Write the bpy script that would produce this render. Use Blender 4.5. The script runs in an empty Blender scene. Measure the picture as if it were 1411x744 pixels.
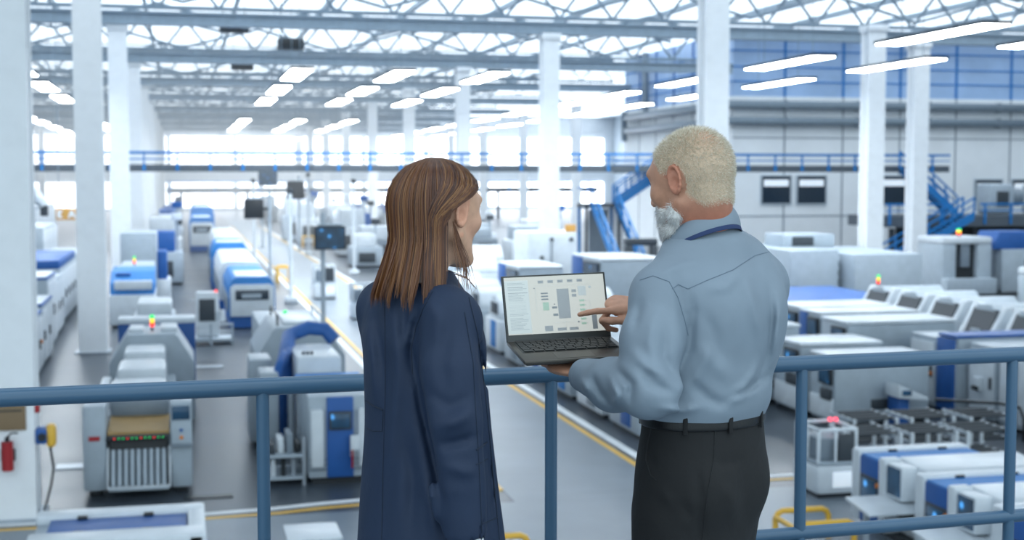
import bpy, bmesh, math, random
import numpy as np
from mathutils import Vector, Matrix

random.seed(7)
rng = np.random.default_rng(7)
S = bpy.context.scene
COL = S.collection

# ---------------------------------------------------------------- camera
F_PX, W_PX, H_PX = 1900.0, 1411.0, 744.0
YAW = math.atan(455 / F_PX)          # camera turned to the right of the hall axis (+Y)
PITCH = math.atan(129 / F_PX)        # and slightly down
CAM_Z = 6.0                          # eye above the hall floor
EYE = 1.66                           # eye above the gallery floor
DECK_Z = CAM_Z - EYE
cam_d = bpy.data.cameras.new('camera')
cam = bpy.data.objects.new('camera', cam_d)
COL.objects.link(cam)
cam_d.sensor_width = 36.0
cam_d.lens = 36.0 * F_PX / W_PX
cam.location = (0, 0, CAM_Z)
cam.rotation_euler = (math.pi / 2 - PITCH, 0, -YAW)
cam_d.clip_end = 800
cam_d.dof.use_dof = True
cam_d.dof.focus_distance = 3.25
cam_d.dof.aperture_fstop = 4.6
S.camera = cam

# ---------------------------------------------------------------- world, exposure
w = bpy.data.worlds.new('world')
S.world = w
w.use_nodes = True
w.node_tree.nodes['Background'].inputs[0].default_value = (0.75, 0.915, 1.0, 1)
w.node_tree.nodes['Background'].inputs[1].default_value = 0.90
S.view_settings.view_transform = 'Standard'
S.view_settings.look = 'None'
S.view_settings.exposure = 0.78
S.view_settings.gamma = 1.0
S.view_settings.use_curve_mapping = False
SKYLIGHT = 0.95
LAMP = 14.0
DAYWIN = 3.0

# ---------------------------------------------------------------- helpers
def lin(h):
    h = h.lstrip('#')
    out = []
    for i in (0, 2, 4):
        c = int(h[i:i + 2], 16) / 255
        out.append(c / 12.92 if c <= 0.04045 else ((c + 0.055) / 1.055) ** 2.4)
    return (*out, 1.0)

MATS = {}
def mat(name, col, rough=0.5, metal=0.0, var=0.06, scale=3.0, bump=0.0, bscale=200.0, emit=None, es=0.0, alpha=None, coat=0.0):
    m = bpy.data.materials.new(name)
    m.use_nodes = True
    nt = m.node_tree
    b = nt.nodes['Principled BSDF']
    c = lin(col)
    b.inputs['Roughness'].default_value = rough
    b.inputs['Metallic'].default_value = metal
    if coat: b.inputs['Coat Weight'].default_value = coat
    tc = nt.nodes.new('ShaderNodeTexCoord')
    nz = nt.nodes.new('ShaderNodeTexNoise')
    nz.inputs['Scale'].default_value = scale
    nz.inputs['Detail'].default_value = 4
    nt.links.new(tc.outputs['Object'], nz.inputs['Vector'])
    mr = nt.nodes.new('ShaderNodeMapRange')
    mr.inputs[1].default_value = 0.3; mr.inputs[2].default_value = 0.7
    mr.inputs[3].default_value = 1 - var; mr.inputs[4].default_value = 1 + var
    nt.links.new(nz.outputs['Fac'], mr.inputs[0])
    mx = nt.nodes.new('ShaderNodeMix'); mx.data_type = 'RGBA'; mx.blend_type = 'MULTIPLY'
    mx.inputs['Factor'].default_value = 1.0
    mx.inputs['A'].default_value = c
    nt.links.new(mr.outputs[0], mx.inputs['B'])
    nt.links.new(mx.outputs['Result'], b.inputs['Base Color'])
    if bump:
        n2 = nt.nodes.new('ShaderNodeTexNoise'); n2.inputs['Scale'].default_value = bscale
        nt.links.new(tc.outputs['Object'], n2.inputs['Vector'])
        bp = nt.nodes.new('ShaderNodeBump'); bp.inputs['Strength'].default_value = bump
        bp.inputs['Distance'].default_value = 0.002
        nt.links.new(n2.outputs['Fac'], bp.inputs['Height'])
        nt.links.new(bp.outputs['Normal'], b.inputs['Normal'])
    if emit:
        b.inputs['Emission Color'].default_value = lin(emit)
        b.inputs['Emission Strength'].default_value = es
    MATS[name] = m
    return m

mat('white_paint', '#d6dde3', 0.35)
mat('pale_grey', '#aab6c0', 0.4)
mat('mid_grey', '#7f8b96', 0.45)
mat('steel', '#a9b2bb', 0.35, 0.6)
mat('dark', '#23282d', 0.4)
mat('charcoal', '#3b4249', 0.5)
mat('blue_paint', '#235ba2', 0.5)
mat('blue_light', '#3480c6', 0.6)
mat('blue_rail', '#227cc2', 0.4)
mat('blue_hose', '#2860a8', 0.45)
mat('yellow_paint', '#ecb944', 0.45)
mat('orange', '#e2801f', 0.4)
mat('brown_board', '#a98955', 0.6)
mat('column_paint', '#f6f9fc', 0.4, var=0.03)
mat('truss_paint', '#8799a8', 0.45, var=0.05)
mat('girder_paint', '#93a5b4', 0.5, var=0.08)
mat('rail_paint', '#3a5b76', 0.34, var=0.05, bump=0.12, bscale=60, coat=0.2)
mat('fascia', '#59626b', 0.6)
mat('black_gap', '#14171a', 0.6)
mat('red_paint', '#a8252a', 0.4)
mat('brown_sign', '#8a7458', 0.6)
mat('pipe', '#7f8c97', 0.35, 0.5)
mat('signal_red', '#ff3b2f', 0.4, emit='#ff3626', es=1.0)
mat('signal_amber', '#ffc531', 0.4, emit='#ffbf2a', es=0.9)
mat('signal_green', '#27d46a', 0.4, emit='#25d367', es=0.9)
mat('lamp_glow', '#ffffff', 0.5, emit='#f0f9ff', es=LAMP)
mat('skylight_glow', '#ffffff', 0.5, emit='#e6f3fc', es=SKYLIGHT)
mat('window_glow', '#ffffff', 0.5, emit='#eef5ff', es=DAYWIN)
mat('wall_white', '#eef2f5', 0.5, var=0.04, scale=0.5)
mat('roof_panel', '#d5dfe8', 0.6, var=0.05)
mat('agv_light', '#ff4a5c', 0.4, emit='#ff4258', es=1.2)
mat('white_line', '#f2f5f7', 0.5, var=0.08, scale=1.5)
mat('orange_sign', '#dca555', 0.5)
mat('glass_dark', '#2e3a46', 0.08)
mat('lit_room', '#dfe8f0', 0.4, emit='#e6eef6', es=0.25)

def screen_mat(name, seed):
    m = bpy.data.materials.new(name); m.use_nodes = True
    nt = m.node_tree; b = nt.nodes['Principled BSDF']
    b.inputs['Base Color'].default_value = lin('#10202e'); b.inputs['Roughness'].default_value = 0.15
    tc = nt.nodes.new('ShaderNodeTexCoord')
    mp = nt.nodes.new('ShaderNodeMapping'); mp.inputs['Location'].default_value = (seed * 3.1, seed * 1.7, seed)
    nt.links.new(tc.outputs['Object'], mp.inputs['Vector'])
    vz = nt.nodes.new('ShaderNodeTexVoronoi'); vz.inputs['Scale'].default_value = 2.4
    nt.links.new(mp.outputs[0], vz.inputs['Vector'])
    cr = nt.nodes.new('ShaderNodeValToRGB')
    e = cr.color_ramp.elements
    e[0].position = 0.08; e[0].color = lin('#4aa0ee'); e[1].position = 0.17; e[1].color = lin('#173650')
    x = cr.color_ramp.elements.new(0.8); x.color = lin('#0d1c2a')
    nt.links.new(vz.outputs['Distance'], cr.inputs['Fac'])
    nt.links.new(cr.outputs['Color'], b.inputs['Emission Color'])
    b.inputs['Emission Strength'].default_value = 0.8
    MATS[name] = m
for k in range(4): screen_mat('screen%d' % k, k + 1)

def floor_mat():
    m = bpy.data.materials.new('hall_floor'); m.use_nodes = True
    nt = m.node_tree; b = nt.nodes['Principled BSDF']
    tc = nt.nodes.new('ShaderNodeTexCoord')
    mp = nt.nodes.new('ShaderNodeMapping'); mp.inputs['Scale'].default_value = (0.12, 0.5, 1)  # stretched tone streaks imitate window reflections in the floor colour
    nt.links.new(tc.outputs['Object'], mp.inputs['Vector'])
    n1 = nt.nodes.new('ShaderNodeTexNoise'); n1.inputs['Scale'].default_value = 1.0; n1.inputs['Detail'].default_value = 6
    nt.links.new(mp.outputs[0], n1.inputs['Vector'])
    cr = nt.nodes.new('ShaderNodeValToRGB')
    cr.color_ramp.elements[0].position = 0.3; cr.color_ramp.elements[0].color = lin('#353c44')
    cr.color_ramp.elements[1].position = 0.75; cr.color_ramp.elements[1].color = lin('#565f69')
    nt.links.new(n1.outputs['Fac'], cr.inputs['Fac'])
    nt.links.new(cr.outputs['Color'], b.inputs['Base Color'])
    b.inputs['Specular IOR Level'].default_value = 0.32
    r = nt.nodes.new('ShaderNodeMapRange'); r.inputs[3].default_value = 0.22; r.inputs[4].default_value = 0.42
    nt.links.new(n1.outputs['Fac'], r.inputs[0]); nt.links.new(r.outputs[0], b.inputs['Roughness'])
    MATS['hall_floor'] = m
floor_mat()
mat('aisle_floor', '#7c8791', 0.36, var=0.10, scale=0.6)

def shade(me, smooth=True, ang=35):
    if smooth:
        me.polygons.foreach_set('use_smooth', [True] * len(me.polygons))
        try: me.set_sharp_from_angle(angle=math.radians(ang))
        except Exception: pass

def obj(name, me, m=None, parent=None, loc=(0, 0, 0), rot=None):
    o = bpy.data.objects.new(name, me)
    COL.objects.link(o)
    if m is not None and not me.materials:
        me.materials.append(MATS[m] if isinstance(m, str) else m)
    if parent is not None: o.parent = parent
    o.location = loc
    if rot is not None: o.rotation_euler = rot
    return o

def tag(o, label=None, cat=None, group=None, kind=None):
    if label: o['label'] = label
    if cat: o['category'] = cat
    if group: o['group'] = group
    if kind: o['kind'] = kind
    return o

CACHE = {}
def box_mesh(sx, sy, sz, bev, m):
    key = (round(sx, 3), round(sy, 3), round(sz, 3), round(bev, 3), m)
    if key in CACHE: return CACHE[key]
    bm = bmesh.new()
    bmesh.ops.create_cube(bm, size=1)
    bmesh.ops.scale(bm, vec=(sx, sy, sz), verts=bm.verts)
    b = min(bev, 0.45 * min(sx, sy, sz))
    if b > 0.0005:
        bmesh.ops.bevel(bm, geom=list(bm.edges), offset=b, segments=2, profile=0.5, affect='EDGES')
    me = bpy.data.meshes.new('box'); bm.to_mesh(me); bm.free()
    shade(me, True, 40)
    me.materials.append(MATS[m])
    CACHE[key] = me
    return me

def tube_mesh(p0, p1, r, m, seg=12, r1=None, caps=True):
    p0, p1 = Vector(p0), Vector(p1)
    d = (p1 - p0); L = d.length
    bm = bmesh.new()
    bmesh.ops.create_cone(bm, cap_ends=caps, segments=seg, radius1=r, radius2=r if r1 is None else r1, depth=L)
    q = Vector((0, 0, 1)).rotation_difference(d.normalized())
    bmesh.ops.transform(bm, matrix=Matrix.Translation((p0 + p1) / 2) @ q.to_matrix().to_4x4(), verts=bm.verts)
    me = bpy.data.meshes.new('tube'); bm.to_mesh(me); bm.free()
    shade(me, True, 40)
    me.materials.append(MATS[m])
    return me

def path_mesh(pts, r, m, seg=8, closed=False):
    """round bar that follows a list of points"""
    pts = [Vector(p) for p in pts]
    n = len(pts); vs = []; fs = []
    up = None
    for i, p in enumerate(pts):
        a = pts[i - 1] if i > 0 else (pts[-1] if closed else p)
        b = pts[i + 1] if i < n - 1 else (pts[0] if closed else p)
        t = (b - a).normalized()
        if up is None:
            up = Vector((0, 0, 1)) if abs(t.z) < 0.9 else Vector((1, 0, 0))
        s = t.cross(up).normalized(); up = s.cross(t).normalized()
        rr = r[i] if isinstance(r, (list, tuple)) else r
        for k in range(seg):
            an = 2 * math.pi * k / seg
            vs.append(p + (s * math.cos(an) + up * math.sin(an)) * rr)
    m_ = n if closed else n - 1
    for i in range(m_):
        for k in range(seg):
            j = (i + 1) % n
            fs.append((i * seg + k, i * seg + (k + 1) % seg, j * seg + (k + 1) % seg, j * seg + k))
    if not closed:
        fs.append(tuple(range(seg))[::-1]); fs.append(tuple((n - 1) * seg + k for k in range(seg)))
    me = bpy.data.meshes.new('path'); me.from_pydata([tuple(v) for v in vs], [], fs)
    shade(me, True, 50)
    me.materials.append(MATS[m])
    return me

def prism_mesh(poly, a0, a1, axis, m, bev=0.0):
    """polygon in the plane normal to axis, extruded from a0 to a1. axis y: poly is (x,z); axis x: poly is (y,z); axis z: (x,y)"""
    def P(u, v, a):
        return (a, u, v) if axis == 'x' else (u, a, v) if axis == 'y' else (u, v, a)
    bm = bmesh.new()
    A = [bm.verts.new(P(u, v, a0)) for u, v in poly]
    B = [bm.verts.new(P(u, v, a1)) for u, v in poly]
    bm.faces.new(A); bm.faces.new(B[::-1])
    n = len(poly)
    for i in range(n):
        bm.faces.new((A[i], B[i], B[(i + 1) % n], A[(i + 1) % n]))
    bmesh.ops.recalc_face_normals(bm, faces=bm.faces)
    if bev: bmesh.ops.bevel(bm, geom=list(bm.edges), offset=bev, segments=2, profile=0.5, affect='EDGES')
    me = bpy.data.meshes.new('prism'); bm.to_mesh(me); bm.free()
    shade(me, True, 40)
    me.materials.append(MATS[m])
    return me

class Thing:
    """an Empty at the base of a thing; parts are given in world coordinates"""
    def __init__(s, name, label, cat, loc, group=None, kind=None, rot=0.0):
        s.o = bpy.data.objects.new(name, None); COL.objects.link(s.o)
        s.o.empty_display_size = 0.1
        s.loc = Vector(loc); s.o.location = loc; s.o.rotation_euler = (0, 0, rot)
        tag(s.o, label, cat, group, kind)
    def box(s, name, x0, x1, y0, y1, z0, z1, m, bev=0.02, parent=None):
        me = box_mesh(abs(x1 - x0), abs(y1 - y0), abs(z1 - z0), bev, m)
        c = Vector(((x0 + x1) / 2, (y0 + y1) / 2, (z0 + z1) / 2)) - s.loc
        if parent is not None: c = c - parent.location
        return obj(name, me, None, parent or s.o, c)
    def tube(s, name, p0, p1, r, m, seg=12, r1=None, parent=None):
        off = s.loc + (parent.location if parent is not None else Vector((0, 0, 0)))
        return obj(name, tube_mesh(Vector(p0) - off, Vector(p1) - off, r, m, seg, r1), None, parent or s.o)
    def path(s, name, pts, r, m, seg=8, closed=False, parent=None):
        off = s.loc + (parent.location if parent is not None else Vector((0, 0, 0)))
        return obj(name, path_mesh([Vector(p) - off for p in pts], r, m, seg, closed), None, parent or s.o)
    def prism(s, name, poly, a0, a1, axis, m, bev=0.0, parent=None):
        off = s.loc + (parent.location if parent is not None else Vector((0, 0, 0)))
        i = {'x': (1, 2, 0), 'y': (0, 2, 1), 'z': (0, 1, 2)}[axis]
        pl = [(u - off[i[0]], v - off[i[1]]) for u, v in poly]
        return obj(name, prism_mesh(pl, a0 - off[i[2]], a1 - off[i[2]], axis, m, bev), None, parent or s.o)
    def signal(s, x, y, z, parent=None, r=0.055):
        st = s.tube('signal_tower', (x, y, z), (x, y, z + 0.1), r * 0.6, 'dark', 10)
        off = s.loc
        for i, c in enumerate(('signal_red', 'signal_amber', 'signal_green')):
            obj('signal_lamp', tube_mesh(Vector((x, y, z + 0.1 + i * 0.10)) - off, Vector((x, y, z + 0.19 + i * 0.10)) - off, r, c, 10), None, st)

ORD = ['first', 'second', 'third', 'fourth', 'fifth', 'sixth', 'seventh', 'eighth', 'ninth', 'tenth', 'eleventh', 'twelfth', 'thirteenth', 'fourteenth', 'fifteenth', 'sixteenth', 'seventeenth', 'eighteenth']

def sbox(name, x0, x1, y0, y1, z0, z1, m, bev=0.0, label=None, parent=None):
    me = box_mesh(x1 - x0, y1 - y0, z1 - z0, bev, m)
    c = Vector(((x0 + x1) / 2, (y0 + y1) / 2, (z0 + z1) / 2))
    if parent is not None: c = c - parent.location
    o = obj(name, me, None, parent, c)
    if parent is None: o['kind'] = 'structure'
    if label: o['label'] = label
    return o

# ================================================================ STRUCTURE
HALL_END = 245.0
XL, XR = -30.0, 78.0
floor = sbox('floor', XL, XR, -6, HALL_END, -0.3, 0.0, 'hall_floor', label='grey polished concrete floor of the factory hall')
sbox('aisle_paint', 5.9, 9.05, 24.9, HALL_END - 4, 0.0, 0.006, 'aisle_floor', parent=floor)
sbox('aisle_paint', XL + 4, XR - 4, 4, 24.4, 0.0, 0.006, 'aisle_floor', parent=floor)
sbox('aisle_paint', 5.9, 9.05, 24.4, 24.9, 0.0, 0.006, 'aisle_floor', parent=floor)
def stripe(m, x0, x1, y0, y1): sbox('lane_stripe', x0, x1, y0, y1, 0.006, 0.012, m, parent=floor)
stripe('yellow_paint', 5.78, 5.92, 25.4, 170); stripe('white_line', 5.45, 5.66, 25.6, 170)
stripe('yellow_paint', 9.05, 9.20, 25.4, 170); stripe('white_line', 9.32, 9.54, 25.6, 170)
stripe('yellow_paint', 9.05, 40, 24.95, 25.1); stripe('white_line', 9.32, 40, 25.25, 25.45)
def bent(m, pts, wd):
    vs = []
    for i, p in enumerate(pts):
        a = Vector(pts[max(0, i - 1)]); b = Vector(pts[min(len(pts) - 1, i + 1)])
        t = (b - a).normalized(); n = Vector((-t.y, t.x))
        for sg in (-1, 1):
            q = Vector(p) + n * sg * wd / 2
            for z in (0.156, 0.162): vs.append((q.x, q.y, z))
    fs = []
    for i in range(len(pts) - 1):
        k = 4 * i
        fs += [(k + 1, k + 5, k + 7, k + 3), (k, k + 2, k + 6, k + 4), (k, k + 4, k + 5, k + 1), (k + 2, k + 3, k + 7, k + 6)]
    me = bpy.data.meshes.new('stripe'); me.from_pydata([(x - 24, y - 119.5, z) for x, y, z in vs], [], fs)
    obj('lane_stripe', me, m, floor)
bent('yellow_paint', [(-28, 24.4), (0.3, 24.45), (1.6, 24.55), (2.4, 24.75), (3.2, 24.85), (5.2, 24.95), (5.85, 25.4)], 0.14)
bent('white_line', [(-28, 24.72), (0.3, 24.78), (1.5, 24.9), (2.3, 25.08), (3.1, 25.2), (5.0, 25.3), (5.55, 25.7)], 0.2)
# cross stripes in the left aisle
for y in (29.3, 44.0, 68.0): sbox('floor_grate', -2.6 if y < 30 else 0.3, -1.9 if y < 30 else 1.2, y, y + 0.5, 0.0, 0.02, 'steel', parent=floor)
sbox('floor_grate', -0.05, 0.85, 26.0, 26.25, 0.0, 0.02, 'dark', parent=floor)

# walls
wl = sbox('wall_left', XL - 0.4, XL, -6, HALL_END, 0, 18, 'pale_grey', label='pale wall on the left side of the hall')
wr = sbox('wall_right', XR, XR + 0.4, -6, HALL_END, 0, 18, 'pale_grey', label='pale wall on the right side of the hall')
wf = sbox('wall_far', XL, XR, HALL_END, HALL_END + 0.4, 0, 18, 'white_paint', label='bright far end wall of the hall')
n = 0
for i in range(9):
    x0 = -24 + i * 11.2
    for (z0, z1) in ((0.6, 4.9), (8.1, 12.9)):
        n += 1
        wn = sbox('window_%d' % n, x0, x0 + 10.4, HALL_END - 0.25, HALL_END - 0.05, z0, z1, 'window_glow', label='bright daylight window in the far end wall')
        for k in range(1, 4):
            xx = x0 + 10.4 * k / 4
            sbox('mullion', xx - 0.06, xx + 0.06, HALL_END - 0.32, HALL_END - 0.24, z0, z1, 'white_paint', parent=wn)

# the roof
ROOF_Z = 16.9
COL_Y = [25.0 + 23.5 * k for k in range(10)]
ceil = sbox('ceiling', XL, XR, -6, HALL_END, ROOF_Z, ROOF_Z + 0.3, 'roof_panel', label='pale roof deck above the trusses')
n0 = n
for k in range(len(COL_Y)):
    y = COL_Y[k]
    for (a, b) in ((1.0, 7.6), (8.3, 15.0), (15.7, 22.4)):
        if y + a < 30: continue
        n += 1
        sk = sbox('window_%d' % n, XL + 3, XR - 3, y + a, y + b, ROOF_Z - 0.06, ROOF_Z - 0.01, 'skylight_glow', label='long roof skylight strip across the hall')
for y in (-5, 6.5):  # unseen glowing strips, added as top light for the people and railing
    n += 1
    sbox('window_%d' % n, XL + 3, XR - 3, y, y + 6, ROOF_Z - 0.06, ROOF_Z - 0.01, 'skylight_glow', label='unseen glowing roof strip added over the gallery')

# steel columns: H section with flanges and a recessed web
def h_column_mesh(wd, h):
    t = 0.1; a = wd / 2
    poly = [(-a, -a), (a, -a), (a, -a + t * 2), (a - 0.16, -a + t * 2), (a - 0.16, a - t * 2), (a, a - t * 2), (a, a), (-a, a), (-a, a - t * 2), (-a + 0.16, a - t * 2), (-a + 0.16, -a + t * 2), (-a, -a + t * 2)]
    return prism_mesh(poly, 0, h, 'z', 'column_paint')
COLM = h_column_mesh(0.92, 13.55)
def column(x, y, label):
    o = Thing('column', label, None, (x, y, 0), kind='structure')
    obj('shaft', COLM, None, o.o)
    o.box('base_plate', x - 0.58, x + 0.58, y - 0.58, y + 0.58, 0.0, 0.05, 'steel', 0.01)
    o.box('capital', x - 0.52, x + 0.52, y - 0.6, y + 0.6, 13.3, 13.6, 'column_paint', 0.02)
    return o
for k, y in enumerate(COL_Y):
    column(-3.0, y + 0.45, 'white steel column, %s from the gallery in the left row' % ORD[k])
    if k > 0: column(19.3, y, 'white steel column, %s from the gallery in the middle row' % ORD[k])
    if k in (2, 5, 6, 7, 8): column(41.2, y, 'white steel column in the right row at bay %s' % ORD[k])
    if k > 2: column(-22.0, y, 'white steel column in the far left row at bay %s' % ORD[k])
column(34.2, 64.2, 'white steel column in front of the wide grey cabinet block')

# girders and trusses
def bars_mesh(segs, m, seg=6):
    """several bars of one truss member group in a single mesh; segs: (p0,p1,r)"""
    bm = bmesh.new()
    for p0, p1, r in segs:
        p0, p1 = Vector(p0), Vector(p1); d = p1 - p0
        q = Vector((0, 0, 1)).rotation_difference(d.normalized())
        bmesh.ops.create_cone(bm, cap_ends=True, segments=seg, radius1=r, radius2=r, depth=d.length,
                              matrix=Matrix.Translation((p0 + p1) / 2) @ q.to_matrix().to_4x4())
    me = bpy.data.meshes.new('bars'); bm.to_mesh(me); bm.free(); shade(me)
    me.materials.append(MATS[m]); return me

WEB = {}
def web_bar(dx, dz, r, m):
    k = (round(dx, 2), round(dz, 2), r, m)
    if k not in WEB: WEB[k] = tube_mesh((-dx / 2, 0, -dz / 2), (dx / 2, 0, dz / 2), r, m, 6)
    return WEB[k]

def truss(y, z0, z1, step, x0, x1, label, detail):
    t = Thing('roof_truss', label, None, ((x0 + x1) / 2, y, z0), kind='structure')
    t.box('bottom_chord', x0, x1, y - 0.12, y + 0.12, z0 - 0.1, z0 + 0.1, 'truss_paint', 0.0)
    t.box('top_chord', x0, x1, y - 0.12, y + 0.12, z1 - 0.1, z1 + 0.1, 'truss_paint', 0.0)
    nseg = int((x1 - x0) / step)
    if detail:
        for i in range(nseg):
            xa = x0 + i * step
            sg = 1 if i % 2 == 0 else -1
            obj('web_bar', web_bar(step, sg * (z1 - z0), 0.085, 'truss_paint'), None, t.o, (xa + step / 2 - t.loc.x, 0, (z1 - z0) / 2))
    else:
        sgs = [((x0 + i * step - t.loc.x, 0, 0 if i % 2 == 0 else z1 - z0), (x0 + (i + 1) * step - t.loc.x, 0, z1 - z0 if i % 2 == 0 else 0), 0.07) for i in range(nseg)]
        o = obj('web_bars', bars_mesh(sgs, 'truss_paint', 5), None, t.o); o['kind'] = 'stuff'
    return t

for k, y in enumerate(COL_Y):
    if k == 0: continue
    g = Thing('roof_girder', 'grey roof girder over the %s column row' % ORD[k], None, (23.5, y, 13.55), kind='structure')
    gx = XR if k < 3 else 39.5
    g.box('web_plate', XL, gx, y - 0.12, y + 0.12, 13.6, 14.15, 'girder_paint', 0.0)
    g.box('flange', XL, gx, y - 0.3, y + 0.3, 13.55, 13.64, 'girder_paint', 0.0)
    g.box('flange', XL, gx, y - 0.3, y + 0.3, 14.12, 14.22, 'girder_paint', 0.0)
    x0, x1 = (-22, 62) if k < 3 else (-25, 38)
    truss(y + 0.5, 14.5, 16.4, 1.5, x0, x1, 'lattice roof truss above the %s girder' % ORD[k], k <= 3)
    # shallow zigzag tie bars slung between the girders
    for j, (dy, dz, amp, ph) in enumerate(((-5.6, 14.7, 1.25, 0.0), (-11.4, 15.1, 1.1, 2.2), (-17.2, 14.8, 1.25, 3.4))):
        t = Thing('zigzag_tie', 'shallow zigzag tie bars %s the %s girder' % (('just before', 'well before', 'far before')[j], ORD[k]), None, (23.5, y + dy, dz), kind='structure')
        xs = np.arange(XL + 2 + ph, XR - 3, 4.7)
        for i in range(len(xs) - 1):
            if not (-12 < xs[i] < (58 if y + dy < 75 else 28)): continue
            sg = 1 if i % 2 == 0 else -1
            obj('tie_bar', web_bar(4.7, sg * amp, 0.09, 'truss_paint'), None, t.o, (xs[i] + 2.35 - 23.5, 0, 0))
# purlins along the hall
for i, x in enumerate(np.arange(-24, 64, 5.5)):
    pu = Thing('purlin', 'roof purlin running the length of the hall, %s from the left' % ORD[i], None, (x, 110, 16.5), kind='structure')
    pu.box('purlin_bar', x - 0.1, x + 0.1, 12, (HALL_END - 1) if x < 39 else 96.5, 16.45, 16.8, 'girder_paint', 0.0)
# dark blower units hung from the roof
for i, (x, y, z) in enumerate(((3.0, 79, 14.0), (6.8, 88, 13.9), (4.5, 104, 13.8), (8.0, 61, 15.2), (26.5, 60, 15.6))):
    b = Thing('roof_blower', ('dark ventilation box hung under the roof, %s from the left group' % ORD[i]), 'ventilation box', (x, y, z))
    b.box('housing', x - 0.8, x + 0.8, y - 0.6, y + 0.6, z, z + 0.7, 'charcoal', 0.05)
    b.box('grille', x - 0.65, x + 0.65, y - 0.63, y - 0.58, z + 0.12, z + 0.58, 'dark', 0.02)
    b.tube('hanger', (x - 0.6, y, z + 0.7), (x - 0.6, y, ROOF_Z), 0.03, 'truss_paint', 6)
    b.tube('hanger', (x + 0.6, y, z + 0.7), (x + 0.6, y, ROOF_Z), 0.03, 'truss_paint', 6)

# the office block on the right: white lower wall, blue upper cladding, windows, pipes
BX, BY = 40.2, 97.0
blk = sbox('wall_block', BX, XR, BY, BY + 26, 0, 12.0, 'wall_white', label='white panelled wall of the inner building on the right')
clad = sbox('wall_cladding', BX + 0.05, XR, BY + 0.05, BY + 26, 12.0, 16.85, 'blue_clad' if 'blue_clad' in MATS else 'blue_light', label='blue upper cladding of the inner building')
mat('blue_clad', '#a3c0e4', 0.35, var=0.1, scale=0.4)
clad.data.materials[0] = MATS['blue_clad']
for x in np.arange(BX + 4.2, XR, 4.8):
    sbox('panel_joint', x - 0.05, x + 0.05, BY - 0.03, BY, 0, 12.0, 'mid_grey', parent=blk)
    sbox('cladding_rib', x - 0.09, x + 0.09, BY - 0.03, BY + 0.05, 12.0, 16.85, 'blue_light', parent=clad)
for z in (3.0, 8.9):
    sbox('panel_joint', BX, XR, BY - 0.03, BY, z - 0.04, z + 0.04, 'mid_grey', parent=blk)
for y in np.arange(BY + 4, BY + 26, 4.4):
    sbox('panel_joint', BX - 0.03, BX, y - 0.05, y + 0.05, 0, 12.0, 'mid_grey', parent=blk)
    sbox('cladding_rib', BX - 0.03, BX + 0.05, y - 0.09, y + 0.09, 12.0, 16.85, 'blue_paint', parent=clad)
for z in (13.1, 14.2, 15.4):
    sbox('cladding_rail', BX, XR, BY - 0.02, BY + 0.05, z - 0.05, z + 0.05, 'blue_light', parent=clad)
    sbox('cladding_rail', BX - 0.02, BX + 0.05, BY, BY + 26, z - 0.05, z + 0.05, 'blue_light', parent=clad)
for (x0, x1, z0, z1) in ((42.6, 44.9, 3.97, 6.0), (45.5, 47.8, 3.95, 6.0), (52.4, 54.6, 3.9, 6.0), (60.6, 62.9, 4.1, 5.7), (63.9, 66.2, 4.1, 5.7)):
    n += 1
    wd = sbox('window_%d' % n, x0, x1, BY - 0.08, BY - 0.02, z0, z1, 'glass_dark', label='dark office window in the white wall on the right')
    sbox('lit_strip', x0 + 0.15, x1 - 0.15, BY - 0.1, BY - 0.07, z1 - 0.75, z1 - 0.25, 'lit_room', parent=wd)
    for (a, b, c, d) in ((x0 - 0.1, x1 + 0.1, z1, z1 + 0.1), (x0 - 0.1, x1 + 0.1, z0 - 0.1, z0), (x0 - 0.1, x0, z0, z1), (x1, x1 + 0.1, z0, z1)):
        sbox('window_frame', a, b, BY - 0.12, BY, c, d, 'pale_grey', parent=wd)
for i, z in enumerate((11.35, 10.15)):
    p = Thing('wall_duct', ('upper', 'lower')[i] + ' grey duct running along the wall of the inner building', None, (BX, BY, z), kind='structure')
    p.box('duct_run', BX - 0.7, XR - 2, BY - 0.75, BY - 0.15, z - 0.3, z + 0.3, 'pipe', 0.08)
    p.box('duct_run', BX - 0.75, BX - 0.15, BY - 0.7, BY + 24, z - 0.3, z + 0.3, 'pipe', 0.08)
    for x in np.arange(BX + 4, XR - 4, 6.0):
        p.box('duct_collar', x - 0.08, x + 0.08, BY - 0.8, BY - 0.1, z - 0.36, z + 0.36, 'mid_grey', 0.02)
pp = Thing('wall_pipe', 'tall pipe climbing the corner of the inner building', None, (BX - 0.5, BY + 24.5, 9), kind='structure')
pp.tube('riser', (BX - 0.5, BY + 24.5, 9.2), (BX - 0.5, BY + 24.5, 11.9), 0.3, 'pipe')
pp.tube('riser', (BX - 0.5, BY + 18.5, 11.6), (BX - 0.5, BY + 18.5, 16.8), 0.28, 'pipe')

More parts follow.
